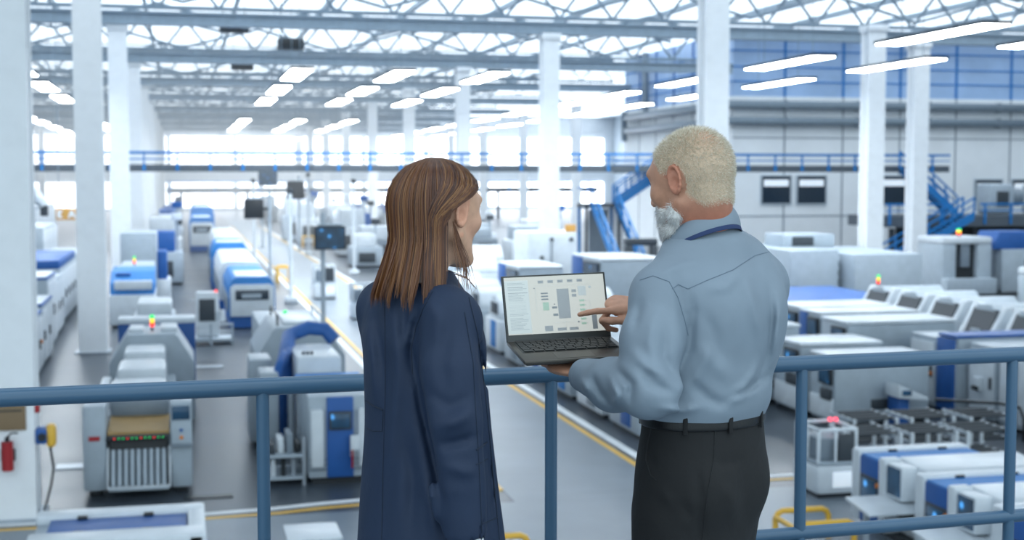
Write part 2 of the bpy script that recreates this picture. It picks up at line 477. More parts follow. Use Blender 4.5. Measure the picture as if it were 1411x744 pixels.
# ================================================================ FOOTBRIDGE, STAIRS
def bridge(name, label, x0, x1, y0, y1, zt, step, rail_h=0.72, post_w=0.09, th=0.4):
    b = Thing(name, label, 'footbridge', ((x0 + x1) / 2, y0, zt - th))
    b.box('deck', x0, x1, y0, y1, zt - th, zt, 'fascia', 0.0)
    b.box('deck_edge', x0, x1, y0 - 0.03, y0, zt - th, zt + 0.02, 'fascia', 0.0)
    for y in (y0 - 0.06, y1 + 0.06):
        b.box('handrail', x0, x1, y - 0.06, y + 0.06, zt + rail_h - 0.06, zt + rail_h + 0.08, 'blue_rail', 0.0)
        b.box('middle_rail', x0, x1, y - 0.03, y + 0.03, zt + rail_h * 0.45, zt + rail_h * 0.45 + 0.06, 'blue_rail', 0.0)
    for x in np.arange(x0 + 0.5, x1, step):
        b.box('rail_post', x - post_w / 2, x + post_w / 2, y0 - 0.12, y0, zt, zt + rail_h, 'blue_rail', 0.0)
        b.box('post_bracket', x - post_w, x + post_w, y0 - 0.14, y0 - 0.02, zt - th * 0.9, zt + 0.05, 'blue_rail', 0.0)
    return b
bridge('footbridge', 'long grey footbridge with blue railings crossing the hall', -14, 50.5, 84, 85.6, 6.68, 1.9)
bridge('footbridge', 'short walkway with blue rails along the inner building wall', 38.2, 40.18, 98, 120, 6.68, 1.2)

def flight(t, p0, p1, wdir, width, nst):
    """stringers, treads and rails from lower p0 to upper p1; wdir: unit vector across"""
    p0, p1, wd = Vector(p0), Vector(p1), Vector(wdir)
    for sgn in (0, 1):
        o = wd * width * sgn
        a, b = p0 + o, p1 + o
        d = (b - a)
        up = Vector((0, 0, 0.2))
        def beam(nm, a, b, hh, ww):
            n_ = wd * ww / 2
            vs = [a - n_ - Vector((0, 0, hh)), a + n_ - Vector((0, 0, hh)), a + n_ + Vector((0, 0, hh)), a - n_ + Vector((0, 0, hh)),
                  b - n_ - Vector((0, 0, hh)), b + n_ - Vector((0, 0, hh)), b + n_ + Vector((0, 0, hh)), b - n_ + Vector((0, 0, hh))]
            me = bpy.data.meshes.new('beam')
            me.from_pydata([tuple(v - t.loc) for v in vs], [], [(0, 1, 2, 3), (7, 6, 5, 4), (0, 4, 5, 1), (1, 5, 6, 2), (2, 6, 7, 3), (3, 7, 4, 0)])
            obj(nm, me, 'blue_rail', t.o)
        beam('stringer', a, b, 0.28, 0.09)
        beam('handrail', a + Vector((0, 0, 1.15)), b + Vector((0, 0, 1.15)), 0.06, 0.09)
        beam('middle_rail', a + Vector((0, 0, 0.7)), b + Vector((0, 0, 0.7)), 0.04, 0.05)
        for i in range(5):
            q = a + d * (i / 4)
            t.box('rail_post', q.x - 0.05, q.x + 0.05, q.y - 0.05, q.y + 0.05, q.z, q.z + 1.15, 'blue_rail', 0.0)
    for i in range(nst):
        q = p0 + (p1 - p0) * ((i + 0.5) / nst)
        c = q + wd * width / 2
        hx = abs(wd.x) * width / 2 + (1 - abs(wd.x)) * 0.14
        hy = abs(wd.y) * width / 2 + (1 - abs(wd.y)) * 0.14
        t.box('tread', c.x - hx, c.x + hx, c.y - hy, c.y + hy, c.z - 0.03, c.z + 0.03, 'charcoal', 0.0)
st = Thing('steel_staircase', 'blue steel staircase with landing in the middle of the hall', 'staircase', (26.5, 83, 0))
flight(st, (25.6, 79.2, 0.2), (25.6, 85.0, 4.2), (1, 0, 0), 1.6, 18)
st.box('landing', 25.2, 27.6, 85.0, 86.9, 4.0, 4.25, 'charcoal', 0.0)
for x in (25.3, 27.5):
    st.box('landing_post', x - 0.08, x + 0.08, 86.7, 86.86, 0, 4.0, 'blue_rail', 0.0)
    st.box('landing_post', x - 0.08, x + 0.08, 85.05, 85.2, 0, 4.0, 'charcoal', 0.0)
st.box('landing_rail', 25.2, 25.3, 85.0, 86.9, 5.2, 5.3, 'blue_rail', 0.0)
st.box('screen_panel', 25.9, 27.2, 86.6, 86.66, 0.4, 3.8, 'mid_grey', 0.0)
flight(st, (27.6, 85.7, 4.25), (31.2, 85.7, 6.6), (0, 1, 0), 1.1, 12)

mz = Thing('mezzanine', 'grey mezzanine platform with blue railings on the right', 'platform', (52, 80, 0))
mz.box('deck', 43.6, 66, 80, 85, 2.75, 3.45, 'fascia', 0.0)
for x in (44.5, 50.5, 57.5, 64.5):
    mz.box('support_post', x - 0.15, x + 0.15, 80.6, 80.9, 0, 2.65, 'charcoal', 0.0)
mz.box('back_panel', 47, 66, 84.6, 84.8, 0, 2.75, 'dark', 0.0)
for (a, b) in ((43.6, 48.2), (50.4, 66)):
    mz.box('handrail', a, b, 79.88, 80.0, 4.15, 4.28, 'blue_rail', 0.0)
    mz.box('middle_rail', a, b, 79.9, 79.98, 3.75, 3.82, 'blue_rail', 0.0)
    for x in np.arange(a + 0.3, b, 1.9):
        mz.box('rail_post', x - 0.06, x + 0.06, 79.85, 79.99, 2.9, 4.2, 'blue_rail', 0.0)
s2 = Thing('steel_staircase', 'blue steel stairs climbing to the mezzanine on the right', 'staircase', (46, 78.4, 0))
flight(s2, (42.6, 78.3, 0.2), (48.9, 78.3, 3.5), (0, 1, 0), 1.3, 16)
s3 = Thing('steel_staircase', 'blue steel stairs from the mezzanine up to the footbridge', 'staircase', (48, 84, 3.45))
flight(s3, (50.2, 82.4, 3.5), (46.6, 82.4, 6.5), (0, 1, 0), 1.2, 14)

# ================================================================ CEILING LIGHTS
def lamp(x, y, label, group, L=6.4, wd=0.86, z=10.4):
    t = Thing('ceiling_light', label, 'ceiling light', (x, y, z), group)
    t.box('housing', x - wd / 2 - 0.05, x + wd / 2 + 0.05, y - L / 2 - 0.06, y + L / 2 + 0.06, z + 0.03, z + 0.14, 'charcoal', 0.0)
    t.box('diffuser', x - wd / 2, x + wd / 2, y - L / 2, y + L / 2, z, z + 0.04, 'lamp_glow', 0.0)
    for s_ in (-1, 1):
        t.tube('hanging_wire', (x, y + s_ * L * 0.35, z + 0.14), (x, y + s_ * L * 0.35, 14.6), 0.015, 'truss_paint', 5)
rows_mid = [61.2, 72.2, 83.2, 113, 124, 135, 166, 177, 188]
for nm, X, ys in (('left bay', -6.5, rows_mid[:7]), ('left bay outer line', -11.1, [96, 108, 120, 132, 144, 156]),
                  ('centre bay left line', 4.95, rows_mid), ('centre bay middle line', 9.25, rows_mid), ('centre bay right line', 13.35, rows_mid),
                  ('right bay inner line', 23.2, [39.4 + 11.1 * i for i in range(11)]), ('right bay outer line', 27.8, [39.4 + 11.1 * i for i in range(11)])):
    for i, y in enumerate(ys):
        lamp(X, y, 'long hanging ceiling light, %s from the gallery in the %s' % (ORD[i], nm), 'ceiling lights of the ' + nm)
# ================================================================ MACHINES
# ---- printing press line, left of the aisle
t = Thing('printing_press', 'white press with brown feed table and vertical rollers, nearest in the left line', 'machine', (-0.85, 27, 0))
t.box('side_pillar', -1.86, -1.44, 26.55, 27.6, 0.12, 1.72, 'pale_grey', 0.05)
pr = t.box('side_pillar', -0.27, 0.13, 26.55, 27.6, 0.12, 1.76, 'pale_grey', 0.05)
t.box('display', -0.24, 0.09, 26.50, 26.56, 1.42, 1.68, 'screen1', 0.01)
t.box('pillar_shelf', -0.27, 0.14, 26.42, 26.56, 0.92, 0.96, 'mid_grey', 0.01)
t.tube('push_button', (-0.07, 26.50, 1.08), (-0.07, 26.56, 1.08), 0.035, 'orange', 10)
t.tube('push_button', (-0.07, 26.50, 1.22), (-0.07, 26.56, 1.22), 0.03, 'blue_paint', 10)
t.box('name_plate', -1.75, -1.55, 26.52, 26.56, 1.08, 1.16, 'red_paint', 0.0)
for x in (-1.65, -0.07): t.box('foot', x - 0.1, x + 0.1, 26.7, 27.4, 0, 0.13, 'dark', 0.01)
t.prism('feed_table', [(26.62, 1.16), (26.62, 1.21), (28.0, 1.30), (28.0, 1.24)], -1.42, -0.29, 'x', 'brown_board')
t.box('back_drum', -1.42, -0.29, 27.9, 28.3, 1.25, 1.62, 'mid_grey', 0.1)
t.box('light_bar', -1.42, -0.29, 26.50, 26.62, 1.06, 1.16, 'dark', 0.01)
for i in range(12):
    t.box('status_light', -1.3 + i * 0.08, -1.28 + i * 0.08, 26.485, 26.5, 1.10, 1.12, ('signal_green', 'signal_red')[i % 3 == 0], 0.0)
t.box('roller_bay', -1.40, -0.31, 26.75, 27.5, 0.15, 1.05, 'dark', 0.01)
for i in range(9):
    x = -1.32 + i * 0.115
    t.tube('paper_roller', (x, 26.68, 0.86), (x, 26.42, 0.22), 0.045, 'pale_grey', 10)
t.path('catch_tray', [(-1.42, 26.7, 0.9), (-1.42, 26.38, 0.2), (-0.29, 26.38, 0.2), (-0.29, 26.7, 0.9)], 0.03, 'white_paint', 8)
t.box('catch_plate', -1.40, -0.31, 26.36, 26.6, 0.14, 0.2, 'pale_grey', 0.01)

def hooded(name, label, xs, ys, zs, mats, cat='machine', loc=None, extra=None, group=None):
    t = Thing(name, label, cat, loc or ((xs[0] + xs[1]) / 2, ys[0], 0), group)
    return t
t = Thing('press_unit', 'stepped white press unit with hoods behind the brown feed table', 'machine', (-0.85, 30.5, 0))
t.box('body', -1.6, -0.2, 28.4, 34.0, 0.1, 1.25, 'pale_grey', 0.04)
t.box('hood', -1.5, -0.35, 28.5, 30.1, 1.25, 1.74, 'white_paint', 0.12)
t.box('hood', -1.42, -0.38, 30.5, 32.2, 1.25, 1.88, 'white_paint', 0.12)
t.box('hood', -1.34, -0.42, 32.5, 33.9, 1.25, 2.0, 'white_paint', 0.10)
t.box('dark_slot', -1.45, -0.3, 30.1, 30.5, 1.2, 1.3, 'dark', 0.0)
t.box('dark_slot', -1.42, -0.35, 32.2, 32.5, 1.2, 1.3, 'dark', 0.0)
t.box('side_box', -1.75, -1.55, 30.2, 31.4, 0.9, 1.6, 'white_paint', 0.04)
t.box('plinth', -1.5, -0.3, 28.6, 33.8, 0, 0.1, 'dark', 0.0)

def hex_housing(t, xc, hw, y0, y1, h, m='pale_grey', sh=0.62):
    top = hw * sh
    poly = [(xc - hw, 0.08), (xc + hw, 0.08), (xc + hw, h * 0.68), (xc + top, h * 0.97), (xc + top - 0.06, h), (xc - top + 0.06, h), (xc - top, h * 0.97), (xc - hw, h * 0.68)]
    return t.prism('housing', poly, y0, y1, 'y', m, 0.03)
t = Thing('press_tower', 'grey angular press housing with signal light and blue back panel', 'machine', (-0.75, 35.5, 0))
hex_housing(t, -0.75, 1.0, 34.2, 36.4, 2.2)
t.box('top_vent', -1.3, -0.95, 34.6, 35.6, 2.18, 2.3, 'white_paint', 0.03)
t.box('top_vent', -0.55, -0.15, 34.6, 35.6, 2.18, 2.32, 'white_paint', 0.03)
t.box('blue_panel', -1.66, 0.3, 37.2, 37.6, 0.1, 2.15, 'blue_paint', 0.03)
t.box('panel_cap', -1.66, 0.3, 37.1, 37.9, 2.15, 2.3, 'white_paint', 0.03)
t.box('rear_body', -1.5, 0.1, 36.4, 39.4, 0.1, 1.7, 'pale_grey', 0.03)
t.signal(-0.75, 35.0, 2.2)
t.box('plinth', -1.6, 0.1, 34.4, 39.2, 0, 0.08, 'dark', 0.0)

t = Thing('press_feeder', 'white feeder hood with small dark window behind the angular press housing', 'machine', (-0.85, 43.5, 0))
t.box('body', -1.5, -0.25, 42.4, 46.0, 0.1, 1.7, 'pale_grey', 0.04)
t.box('hood', -1.36, -0.33, 42.8, 45.0, 1.7, 2.2, 'white_paint', 0.1)
t.box('window', -1.62, -1.36, 42.42, 42.5, 1.45, 1.7, 'glass_dark', 0.01)
t.box('plinth', -1.4, -0.35, 42.6, 45.8, 0, 0.1, 'dark', 0.0)

t = Thing('packing_machine', 'white machine with blue sloped top in front of a tall cabinet, left line', 'machine', (-2, 58, 0))
t.box('body', -2.86, -1.06, 56.5, 60.5, 0.1, 1.3, 'white_paint', 0.04)
t.prism('blue_hood', [(56.7, 1.3), (60.5, 1.3), (60.5, 2.2), (58.0, 2.15), (56.9, 1.75)], -2.82, -1.1, 'x', 'blue_light', 0.03)
t.box('white_flap', -2.65, -1.2, 56.62, 57.0, 1.5, 1.85, 'white_paint', 0.03)
t.box('lid_window', -2.6, -2.05, 57.5, 58.0, 1.98, 2.1, 'blue_paint', 0.0)
t.box('top_deck', -2.6, -1.2, 60.5, 64.5, 0.1, 2.2, 'pale_grey', 0.05)
t.signal(-2.0, 61.0, 2.2)
t.box('plinth', -2.7, -1.2, 56.7, 64, 0, 0.1, 'dark', 0.0)
t = Thing('control_cabinet', 'tall pale grey cabinet standing at the foot of the third left column', 'cabinet', (-2, 67, 0))
t.box('body', -2.78, -1.15, 66, 69, 0.1, 3.4, 'pale_grey', 0.08)
t.box('door', -2.6, -1.35, 65.95, 66.02, 0.4, 3.2, 'pale_grey', 0.02)
t.box('blue_side', -1.15, -0.7, 66.4, 68.5, 1.2, 2.5, 'blue_paint', 0.04)
t.box('white_side', -1.15, -0.55, 66.2, 68.7, 0.1, 1.2, 'white_paint', 0.04)
t.box('plinth', -2.7, -1.2, 66.1, 68.9, 0, 0.1, 'dark', 0.0)

# ---- bottom-left conveyor
t = Thing('belt_conveyor', 'low white conveyor with a bright blue belt at the bottom left', 'conveyor', (-0.95, 20.6, 0))
t.box('frame', -2.15, 0.24, 19.6, 21.45, 0.1, 0.86, 'pale_grey', 0.03)
t.box('belt', -1.95, 0.0, 20.15, 21.1, 0.86, 0.93, 'blue_paint', 0.01)
t.box('side_guard', -2.17, 0.26, 21.1, 21.5, 0.84, 1.0, 'white_paint', 0.05)
t.box('side_guard', -2.17, 0.26, 19.55, 20.12, 0.84, 1.0, 'white_paint', 0.05)
t.box('end_cap', 0.02, 0.27, 19.55, 21.5, 0.5, 0.99, 'white_paint', 0.03)
for x in (-1.5, -0.55):
    t.box('belt_clamp', x - 0.07, x + 0.07, 21.02, 21.14, 0.92, 0.98, 'dark', 0.01)
    t.box('belt_clamp', x - 0.07, x + 0.07, 20.1, 20.2, 0.92, 0.98, 'dark', 0.01)
for x in (-2.0, 0.1):
    for y in (19.8, 21.3): t.box('leg', x - 0.06, x + 0.06, y - 0.06, y + 0.06, 0, 0.12, 'dark', 0.0)

# ---- middle line: cabinet machine, hoses, housing
t = Thing('coating_machine', 'white machine with blue door, control screen and thick blue hoses beside the aisle', 'machine', (2.9, 28, 0))
t.box('body', 2.32, 3.46, 26.7, 29.0, 0.12, 1.74, 'pale_grey', 0.05)
t.box('blue_door', 2.68, 3.2, 26.64, 26.72, 0.14, 1.72, 'blue_paint', 0.02)
d = t.box('screen_bezel', 2.72, 3.16, 26.58, 26.66, 1.08, 1.44, 'charcoal', 0.02)
t.box('display', 2.76, 3.12, 26.56, 26.6, 1.12, 1.40, 'screen0', 0.005)
t.box('door_post', 2.36, 2.62, 26.56, 26.72, 0.35, 1.5, 'white_paint', 0.05)
t.box('door_post', 3.28, 3.42, 26.56, 26.72, 0.35, 1.5, 'white_paint', 0.04)
t.box('tool_holder', 3.12, 3.3, 26.5, 26.62, 0.55, 0.98, 'white_paint', 0.03)
for i in range(3): t.tube('tool', (3.15 + i * 0.06, 26.47, 0.35), (3.15 + i * 0.06, 26.47, 0.7), 0.02, ('red_paint', 'steel', 'steel')[i], 8)
for z in (0.28, 0.38, 0.48): t.box('skirt_rib', 2.34, 3.44, 26.66, 26.71, z, z + 0.03, 'mid_grey', 0.0)
t.box('lid', 2.26, 3.62, 27.4, 29.2, 1.74, 1.84, 'blue_light', 0.03)
t.box('lid_front', 2.3, 3.6, 27.3, 27.45, 1.7, 1.8, 'white_paint', 0.02)
t.box('top_box', 2.32, 3.28, 29.3, 31.6, 0.1, 2.18, 'white_paint', 0.08)
for i in range(3): t.tube('bolt_knob', (2.5 + i * 0.09, 29.7, 2.18), (2.5 + i * 0.09, 29.7, 2.24), 0.035, 'charcoal', 8)
t.box('plinth', 2.4, 3.4, 26.8, 31.4, 0, 0.12, 'dark', 0.0)
t.box('pump_body', 1.55, 1.95, 29.4, 30.4, 0.1, 1.85, 'pale_grey', 0.05)
t.box('pump_body', 1.4, 1.9, 30.8, 32.0, 0.1, 1.95, 'pale_grey', 0.05)
for i, (x, y) in enumerate(((2.02, 29.6), (2.14, 30.0), (2.24, 30.6))):
    pts = [(x - 0.12, y, 0.4), (x - 0.12, y, 1.5), (x - 0.05, y + 0.1, 1.9), (x + 0.06, y + 0.4, 2.12), (x + 0.16, y + 1.0, 2.1)]
    t.path('hose', pts, 0.095, 'blue_hose', 10)
t.path('hose_bundle', [(2.15, 30.3, 1.5), (2.2, 30.8, 2.0), (2.35, 31.8, 2.35), (2.8, 32.0, 2.5), (3.2, 32.0, 2.45), (3.4, 31.9, 2.2)], 0.17, 'blue_hose', 10)
t.tube('steel_tube', (2.2, 29.4, 0.3), (2.2, 29.4, 1.6), 0.07, 'steel', 10)
t = Thing('parts_rack', 'steel rack trolley with dark parts beside the coating machine', 'trolley', (1.95, 27.0, 0))
for x in (1.52, 2.24):
    for y in (26.75, 27.9): t.box('upright', x - 0.03, x + 0.03, y - 0.03, y + 0.03, 0.0, 0.95, 'steel', 0.0)
for z in (0.12, 0.55): t.box('shelf', 1.5, 2.27, 26.72, 27.93, z, z + 0.05, 'pale_grey', 0.01)
for i in range(4): t.box('part_box', 1.58 + i * 0.17, 1.70 + i * 0.17, 26.85 + 0.1 * (i % 2), 27.5, 0.6, 0.8 + 0.1 * (i % 3), ('charcoal', 'white_paint', 'mid_grey', 'dark')[i], 0.02)
for i in range(3): t.tube('bottle_part', (1.65 + i * 0.2, 26.9, 0.17), (1.65 + i * 0.2, 26.9, 0.5), 0.05, ('white_paint', 'dark', 'steel')[i], 8)
t = Thing('press_tower', 'pale angular housing with railings on top in the middle line', 'machine', (2.9, 36.5, 0))
hex_housing(t, 2.85, 1.1, 34.5, 38.0, 2.25)
t.path('top_rail', [(2.3, 35.0, 2.25), (2.3, 35.0, 2.5), (2.3, 37.6, 2.5), (2.3, 37.6, 2.25)], 0.03, 'dark', 6)
t.path('top_rail', [(3.4, 35.0, 2.25), (3.4, 35.0, 2.5), (3.4, 37.6, 2.5), (3.4, 37.6, 2.25)], 0.03, 'white_paint', 6)
t.box('top_lid', 2.45, 3.3, 35.0, 37.0, 2.24, 2.34, 'white_paint', 0.03)
t.signal(2.75, 38.5, 1.9)
t.box('rear_body', 2.0, 3.8, 38.0, 42.0, 0.05, 1.95, 'pale_grey', 0.05)
t.box('rear_slot', 2.3, 3.5, 39.0, 39.4, 1.93, 2.0, 'charcoal', 0.0)
t.box('plinth', 2.0, 3.7, 34.6, 41.8, 0, 0.08, 'dark', 0.0)

# ---- bus-shaped oven modules
def oven(y0, y1, x0, x1, h, label, front=True, blue=True):
    t = Thing('oven_module', label, 'machine', ((x0 + x1) / 2, y0, 0))
    poly = [(x0, 0.45), (x1, 0.45), (x1, h * 0.78), (x1 - 0.15, h * 0.95), (x1 - 0.3, h), (x0 + 0.3, h), (x0 + 0.15, h * 0.95), (x0, h * 0.78)]
    t.prism('shell', poly, y0 + 0.02, y1, 'y', 'blue_light' if blue else 'white_paint', 0.03)
    t.prism('skirt', [(x0 + 0.02, 0.05), (x1 - 0.02, 0.05), (x1 - 0.02, 0.47), (x0 + 0.02, 0.47)], y0 + 0.06, y1 - 0.05, 'y', 'blue_paint')
    if blue:
        t.box('roof_panel', x0 + 0.28, x1 - 0.28, y0 + 0.3, y0 + (y1 - y0) * 0.45, h - 0.02, h + 0.03, 'white_paint', 0.01)
    if front:
        t.prism('front_panel', [(x0 + 0.05, 0.5), (x1 - 0.05, 0.5), (x1 - 0.05, h * 0.80), (x1 - 0.2, h * 0.86), (x0 + 0.2, h * 0.86), (x0 + 0.05, h * 0.80)], y0 - 0.06, y0 + 0.03, 'y', 'white_paint', 0.02)
        t.box('front_window', x0 + 0.25, x1 - 0.25, y0 - 0.1, y0 - 0.05, h * 0.56, h * 0.75, 'glass_dark', 0.02)
        t.box('painted_reflection', x0 + 0.5, x1 - 0.55, y0 - 0.11, y0 - 0.09, h * 0.60, h * 0.68, 'pale_grey', 0.0)  # pale strip painted on the window as a reflection
    t.box('side_vent', x0 - 0.04, x0 + 0.01, y0 + 0.6, y1 - 0.6, 0.6, h * 0.6, 'mid_grey', 0.01)
    t.box('plinth', x0 + 0.1, x1 - 0.1, y0 + 0.2, y1 - 0.2, 0, 0.06, 'dark', 0.0)
oven(55, 62.5, 1.75, 3.55, 2.05, 'blue and white oven module with wide front window in the middle line')
oven(63, 74, 1.6, 3.5, 2.2, 'plain white oven module behind the blue windowed one', False, False)
oven(74.5, 80, 1.5, 3.4, 2.5, 'blue-topped oven module, third in the middle line', False, True)
oven(80.5, 95, 1.7, 3.6, 2.55, 'white oven module, fourth in the middle line', False, False)
oven(112, 122, 0.6, 2.5, 2.75, 'far blue oven module at the end of the middle line', True, True)
oven(124, 140, 0.8, 2.8, 3.3, 'farthest tall blue oven module before the bright windows', False, True)

# terminal with low frame between the two lines
t = Thing('operator_terminal', 'white operator terminal on a low frame between the machine lines', 'terminal', (1.0, 50.4, 0))
t.box('base_frame', 0.2, 1.75, 50.1, 51.4, 0.1, 0.22, 'pale_grey', 0.02)
for x in (0.25, 0.95, 1.7): t.box('frame_post', x - 0.04, x + 0.04, 50.1, 50.2, 0.0, 0.75, 'pale_grey', 0.0)
for z in (0.45, 0.7): t.box('frame_rail', 0.2, 1.75, 50.12, 50.18, z, z + 0.06, 'white_paint', 0.0)
t.box('cabinet', 0.45, 1.25, 50.6, 51.1, 0.22, 1.85, 'white_paint', 0.06)
t.box('display', 0.55, 1.12, 50.56, 50.62, 0.8, 1.6, 'charcoal', 0.02)
t.tube('mount', (1.35, 50.5, 0.8), (1.35, 50.5, 1.2), 0.12, 'white_paint', 10)
t.box('alarm_lamp', 1.12, 1.2, 50.6, 50.68, 1.85, 1.93, 'signal_red', 0.0)

# ---- monitor stands and lamp poles in the aisle
def monitor(x, y, z0, z1, wd, label, px=None, side=0, lit=True):
    t = Thing('monitor_stand', label, 'monitor', (x, y, 0))
    t.tube('pole', (x, y, 0), (x, y, z1 + 0.5), 0.09, 'pale_grey', 10)
    t.box('base', x - 0.35, x + 0.35, y - 0.35, y + 0.35, 0, 0.06, 'mid_grey', 0.01)
    c = x + (side or 0.35)
    t.box('monitor_body', c - wd / 2, c + wd / 2, y - 0.28, y - 0.12, z0, z1, 'dark', 0.04)
    if lit: t.box('display', c - wd / 2 + 0.06, c + wd / 2 - 0.06, y - 0.3, y - 0.27, z0 + 0.06, z1 - 0.06, 'screen2', 0.0)
    t.box('bracket', x - 0.1, c + 0.1, y - 0.12, y + 0.02, (z0 + z1) / 2 - 0.08, (z0 + z1) / 2 + 0.08, 'charcoal', 0.0)
    t.box('cap', c - wd * 0.4, c + wd * 0.4, y - 0.26, y - 0.1, z1, z1 + 0.1, 'pale_grey', 0.03)
monitor(5.2, 52.6, 3.22, 4.12, 1.18, 'lit monitor on a tall pole above the aisle near the woman', lit=True, side=0.25)
monitor(4.9, 80, 3.6, 4.7, 1.1, 'dark monitor on a pole beside the second tall lamp pole', lit=False, side=-0.9)
monitor(6.6, 118, 5.2, 6.4, 1.6, 'small distant monitor hung over the aisle', lit=True, side=0.5)
monitor(9.2, 112, 4.2, 5.6, 1.4, 'distant dark monitor right of the aisle', lit=False, side=-0.3)
def pole(x, y, h, label):
    t = Thing('service_pole', label, 'pole', (x, y, 0))
    t.tube('shaft', (x, y, 0), (x, y, h), 0.1, 'white_paint', 10)
    t.box('foot', x - 0.3, x + 0.3, y - 0.3, y + 0.3, 0, 0.3, 'white_paint', 0.05)
    t.box('head', x - 0.15, x + 0.15, y - 0.15, y + 0.15, h, h + 0.25, 'charcoal', 0.03)
pole(5.0, 66, 5.2, 'white service pole, nearest on the left edge of the aisle')
pole(4.6, 92, 5.6, 'white service pole, second on the left edge of the aisle')
pole(10.2, 84, 5.6, 'white service pole on the right edge of the aisle')
pole(9.4, 106, 6.0, 'farther white service pole right of the aisle')
pole(53.0, 72, 4.6, 'white service pole beside the mezzanine on the right')

# robots / mobile units
def agv(x, y, label, s=1.0, light=True, rot=0.0):
    t = Thing('mobile_robot', label, 'mobile robot', (x, y, 0), rot=rot)
    t.box('chassis', x - 0.43 * s, x + 0.43 * s, y - 0.55 * s, y + 0.55 * s, 0.06, 0.62 * s, 'white_paint', 0.1 * s)
    t.box('front_light', x - 0.12 * s, x + 0.35 * s, y - 0.57 * s, y - 0.53 * s, 0.2 * s, 0.5 * s, 'lit_room', 0.03)
    t.box('skirt', x - 0.38 * s, x + 0.38 * s, y - 0.5 * s, y + 0.5 * s, 0.0, 0.08, 'dark', 0.0)
    t.box('tray_deck', x - 0.40 * s, x + 0.40 * s, y - 0.5 * s, y + 0.5 * s, 0.62 * s, 0.68 * s, 'pale_grey', 0.01)
    for sx in (-1, 1):
        for sy in (-1, 0, 1):
            t.box('cage_post', x + sx * 0.38 * s - 0.03, x + sx * 0.38 * s + 0.03, y + sy * 0.47 * s - 0.03, y + sy * 0.47 * s + 0.03, 0.66 * s, 1.28 * s, 'white_paint', 0.01)
    t.box('cage_post', x - 0.06 * s, x - 0.01 * s, y - 0.5 * s, y - 0.45 * s, 0.66 * s, 1.28 * s, 'white_paint', 0.01)
    t.box('dark_panel', x + 0.02 * s, x + 0.34 * s, y - 0.5 * s, y - 0.46 * s, 0.68 * s, 1.2 * s, 'charcoal', 0.01)
    t.box('cargo', x - 0.32 * s, x + 0.32 * s, y - 0.36 * s, y + 0.44 * s, 0.68 * s, 1.1 * s, 'mid_grey', 0.03)
    for z in (1.25,):
        for sx in (-1, 1): t.box('cage_rail', x + sx * 0.38 * s - 0.03, x + sx * 0.38 * s + 0.03, y - 0.5 * s, y + 0.5 * s, z * s, z * s + 0.06, 'white_paint', 0.01)
        for sy in (-1, 1): t.box('cage_rail', x - 0.41 * s, x + 0.41 * s, y + sy * 0.47 * s - 0.03, y + sy * 0.47 * s + 0.03, z * s, z * s + 0.06, 'white_paint', 0.01)
    if light:
        for dx in (0.2, 0.32): t.box('warning_lamp', x + dx * s - 0.035, x + dx * s + 0.035, y + 0.2, y + 0.28, 1.31 * s, 1.38 * s, 'agv_light', 0.02)
    return t
agv(11.85, 23.85, 'white caged mobile robot with red lamps behind the railing on the right')
agv(7.35, 57.9, 'small white mobile robot in the aisle by the woman', 1.15, False)
agv(6.75, 68, 'white mobile robot farther along the aisle below the lit monitor', 1.3, False)

# yellow barriers
def barrier(x0, x1, y, h, label, dy=0.9):
    t = Thing('safety_barrier', label, 'barrier', ((x0 + x1) / 2, y, 0))
    for k, yy in enumerate((y, y + dy)):
        r = 0.12
        t.path('hoop', [(x0, yy, 0), (x0, yy, h - r), (x0 + 0.04, yy, h - 0.04), (x0 + r, yy, h), (x1 - r, yy, h), (x1 - 0.04, yy, h - 0.04), (x1, yy, h - r), (x1, yy, 0)], 0.05, 'yellow_paint', 8)
    t.path('side_bar', [(x0, y, h - 0.1), (x0, y + dy, h - 0.1)], 0.045, 'yellow_paint', 8)
barrier(9.43, 10.38, 19.85, 0.5, 'yellow tube barrier on the floor behind the man')
barrier(4.3, 5.1, 19.35, 0.5, 'yellow tube barrier at the bottom edge beside the woman')
barrier(12.3, 14.0, 85.5, 0.85, 'yellow hoop barrier by the aisle left of the woman')
barrier(5.2, 5.9, 78, 0.9, 'yellow hoop barrier beside the white oven module', 1.6)
barrier(10.0, 11.0, 118, 0.9, 'distant yellow barrier along the aisle')

# bottom middle: white tub and blue-covered reel
t = Thing('parts_tub', 'small white machine top at the bottom edge between rail posts', 'box', (1.75, 19.6, 0))
t.box('body', 1.4, 2.1, 19.2, 20.0, 0.08, 0.88, 'white_paint', 0.06)
t.box('lid', 1.36, 2.14, 19.16, 20.04, 0.88, 0.94, 'white_paint', 0.03)
t.box('foot', 1.5, 2.0, 19.3, 19.9, 0, 0.08, 'dark', 0)
t = Thing('hose_reel', 'dark blue glossy drum beside the woman at the bottom edge', 'drum', (2.72, 19.6, 0))
t.tube('drum', (2.55, 19.6, 0.5), (3.0, 19.6, 0.5), 0.5, 'blue_paint', 24)
t.tube('rim', (2.5, 19.6, 0.5), (2.58, 19.6, 0.5), 0.54, 'blue_hose', 24)
t.box('stand', 2.6, 2.95, 19.3, 19.9, 0, 0.2, 'charcoal', 0.02)

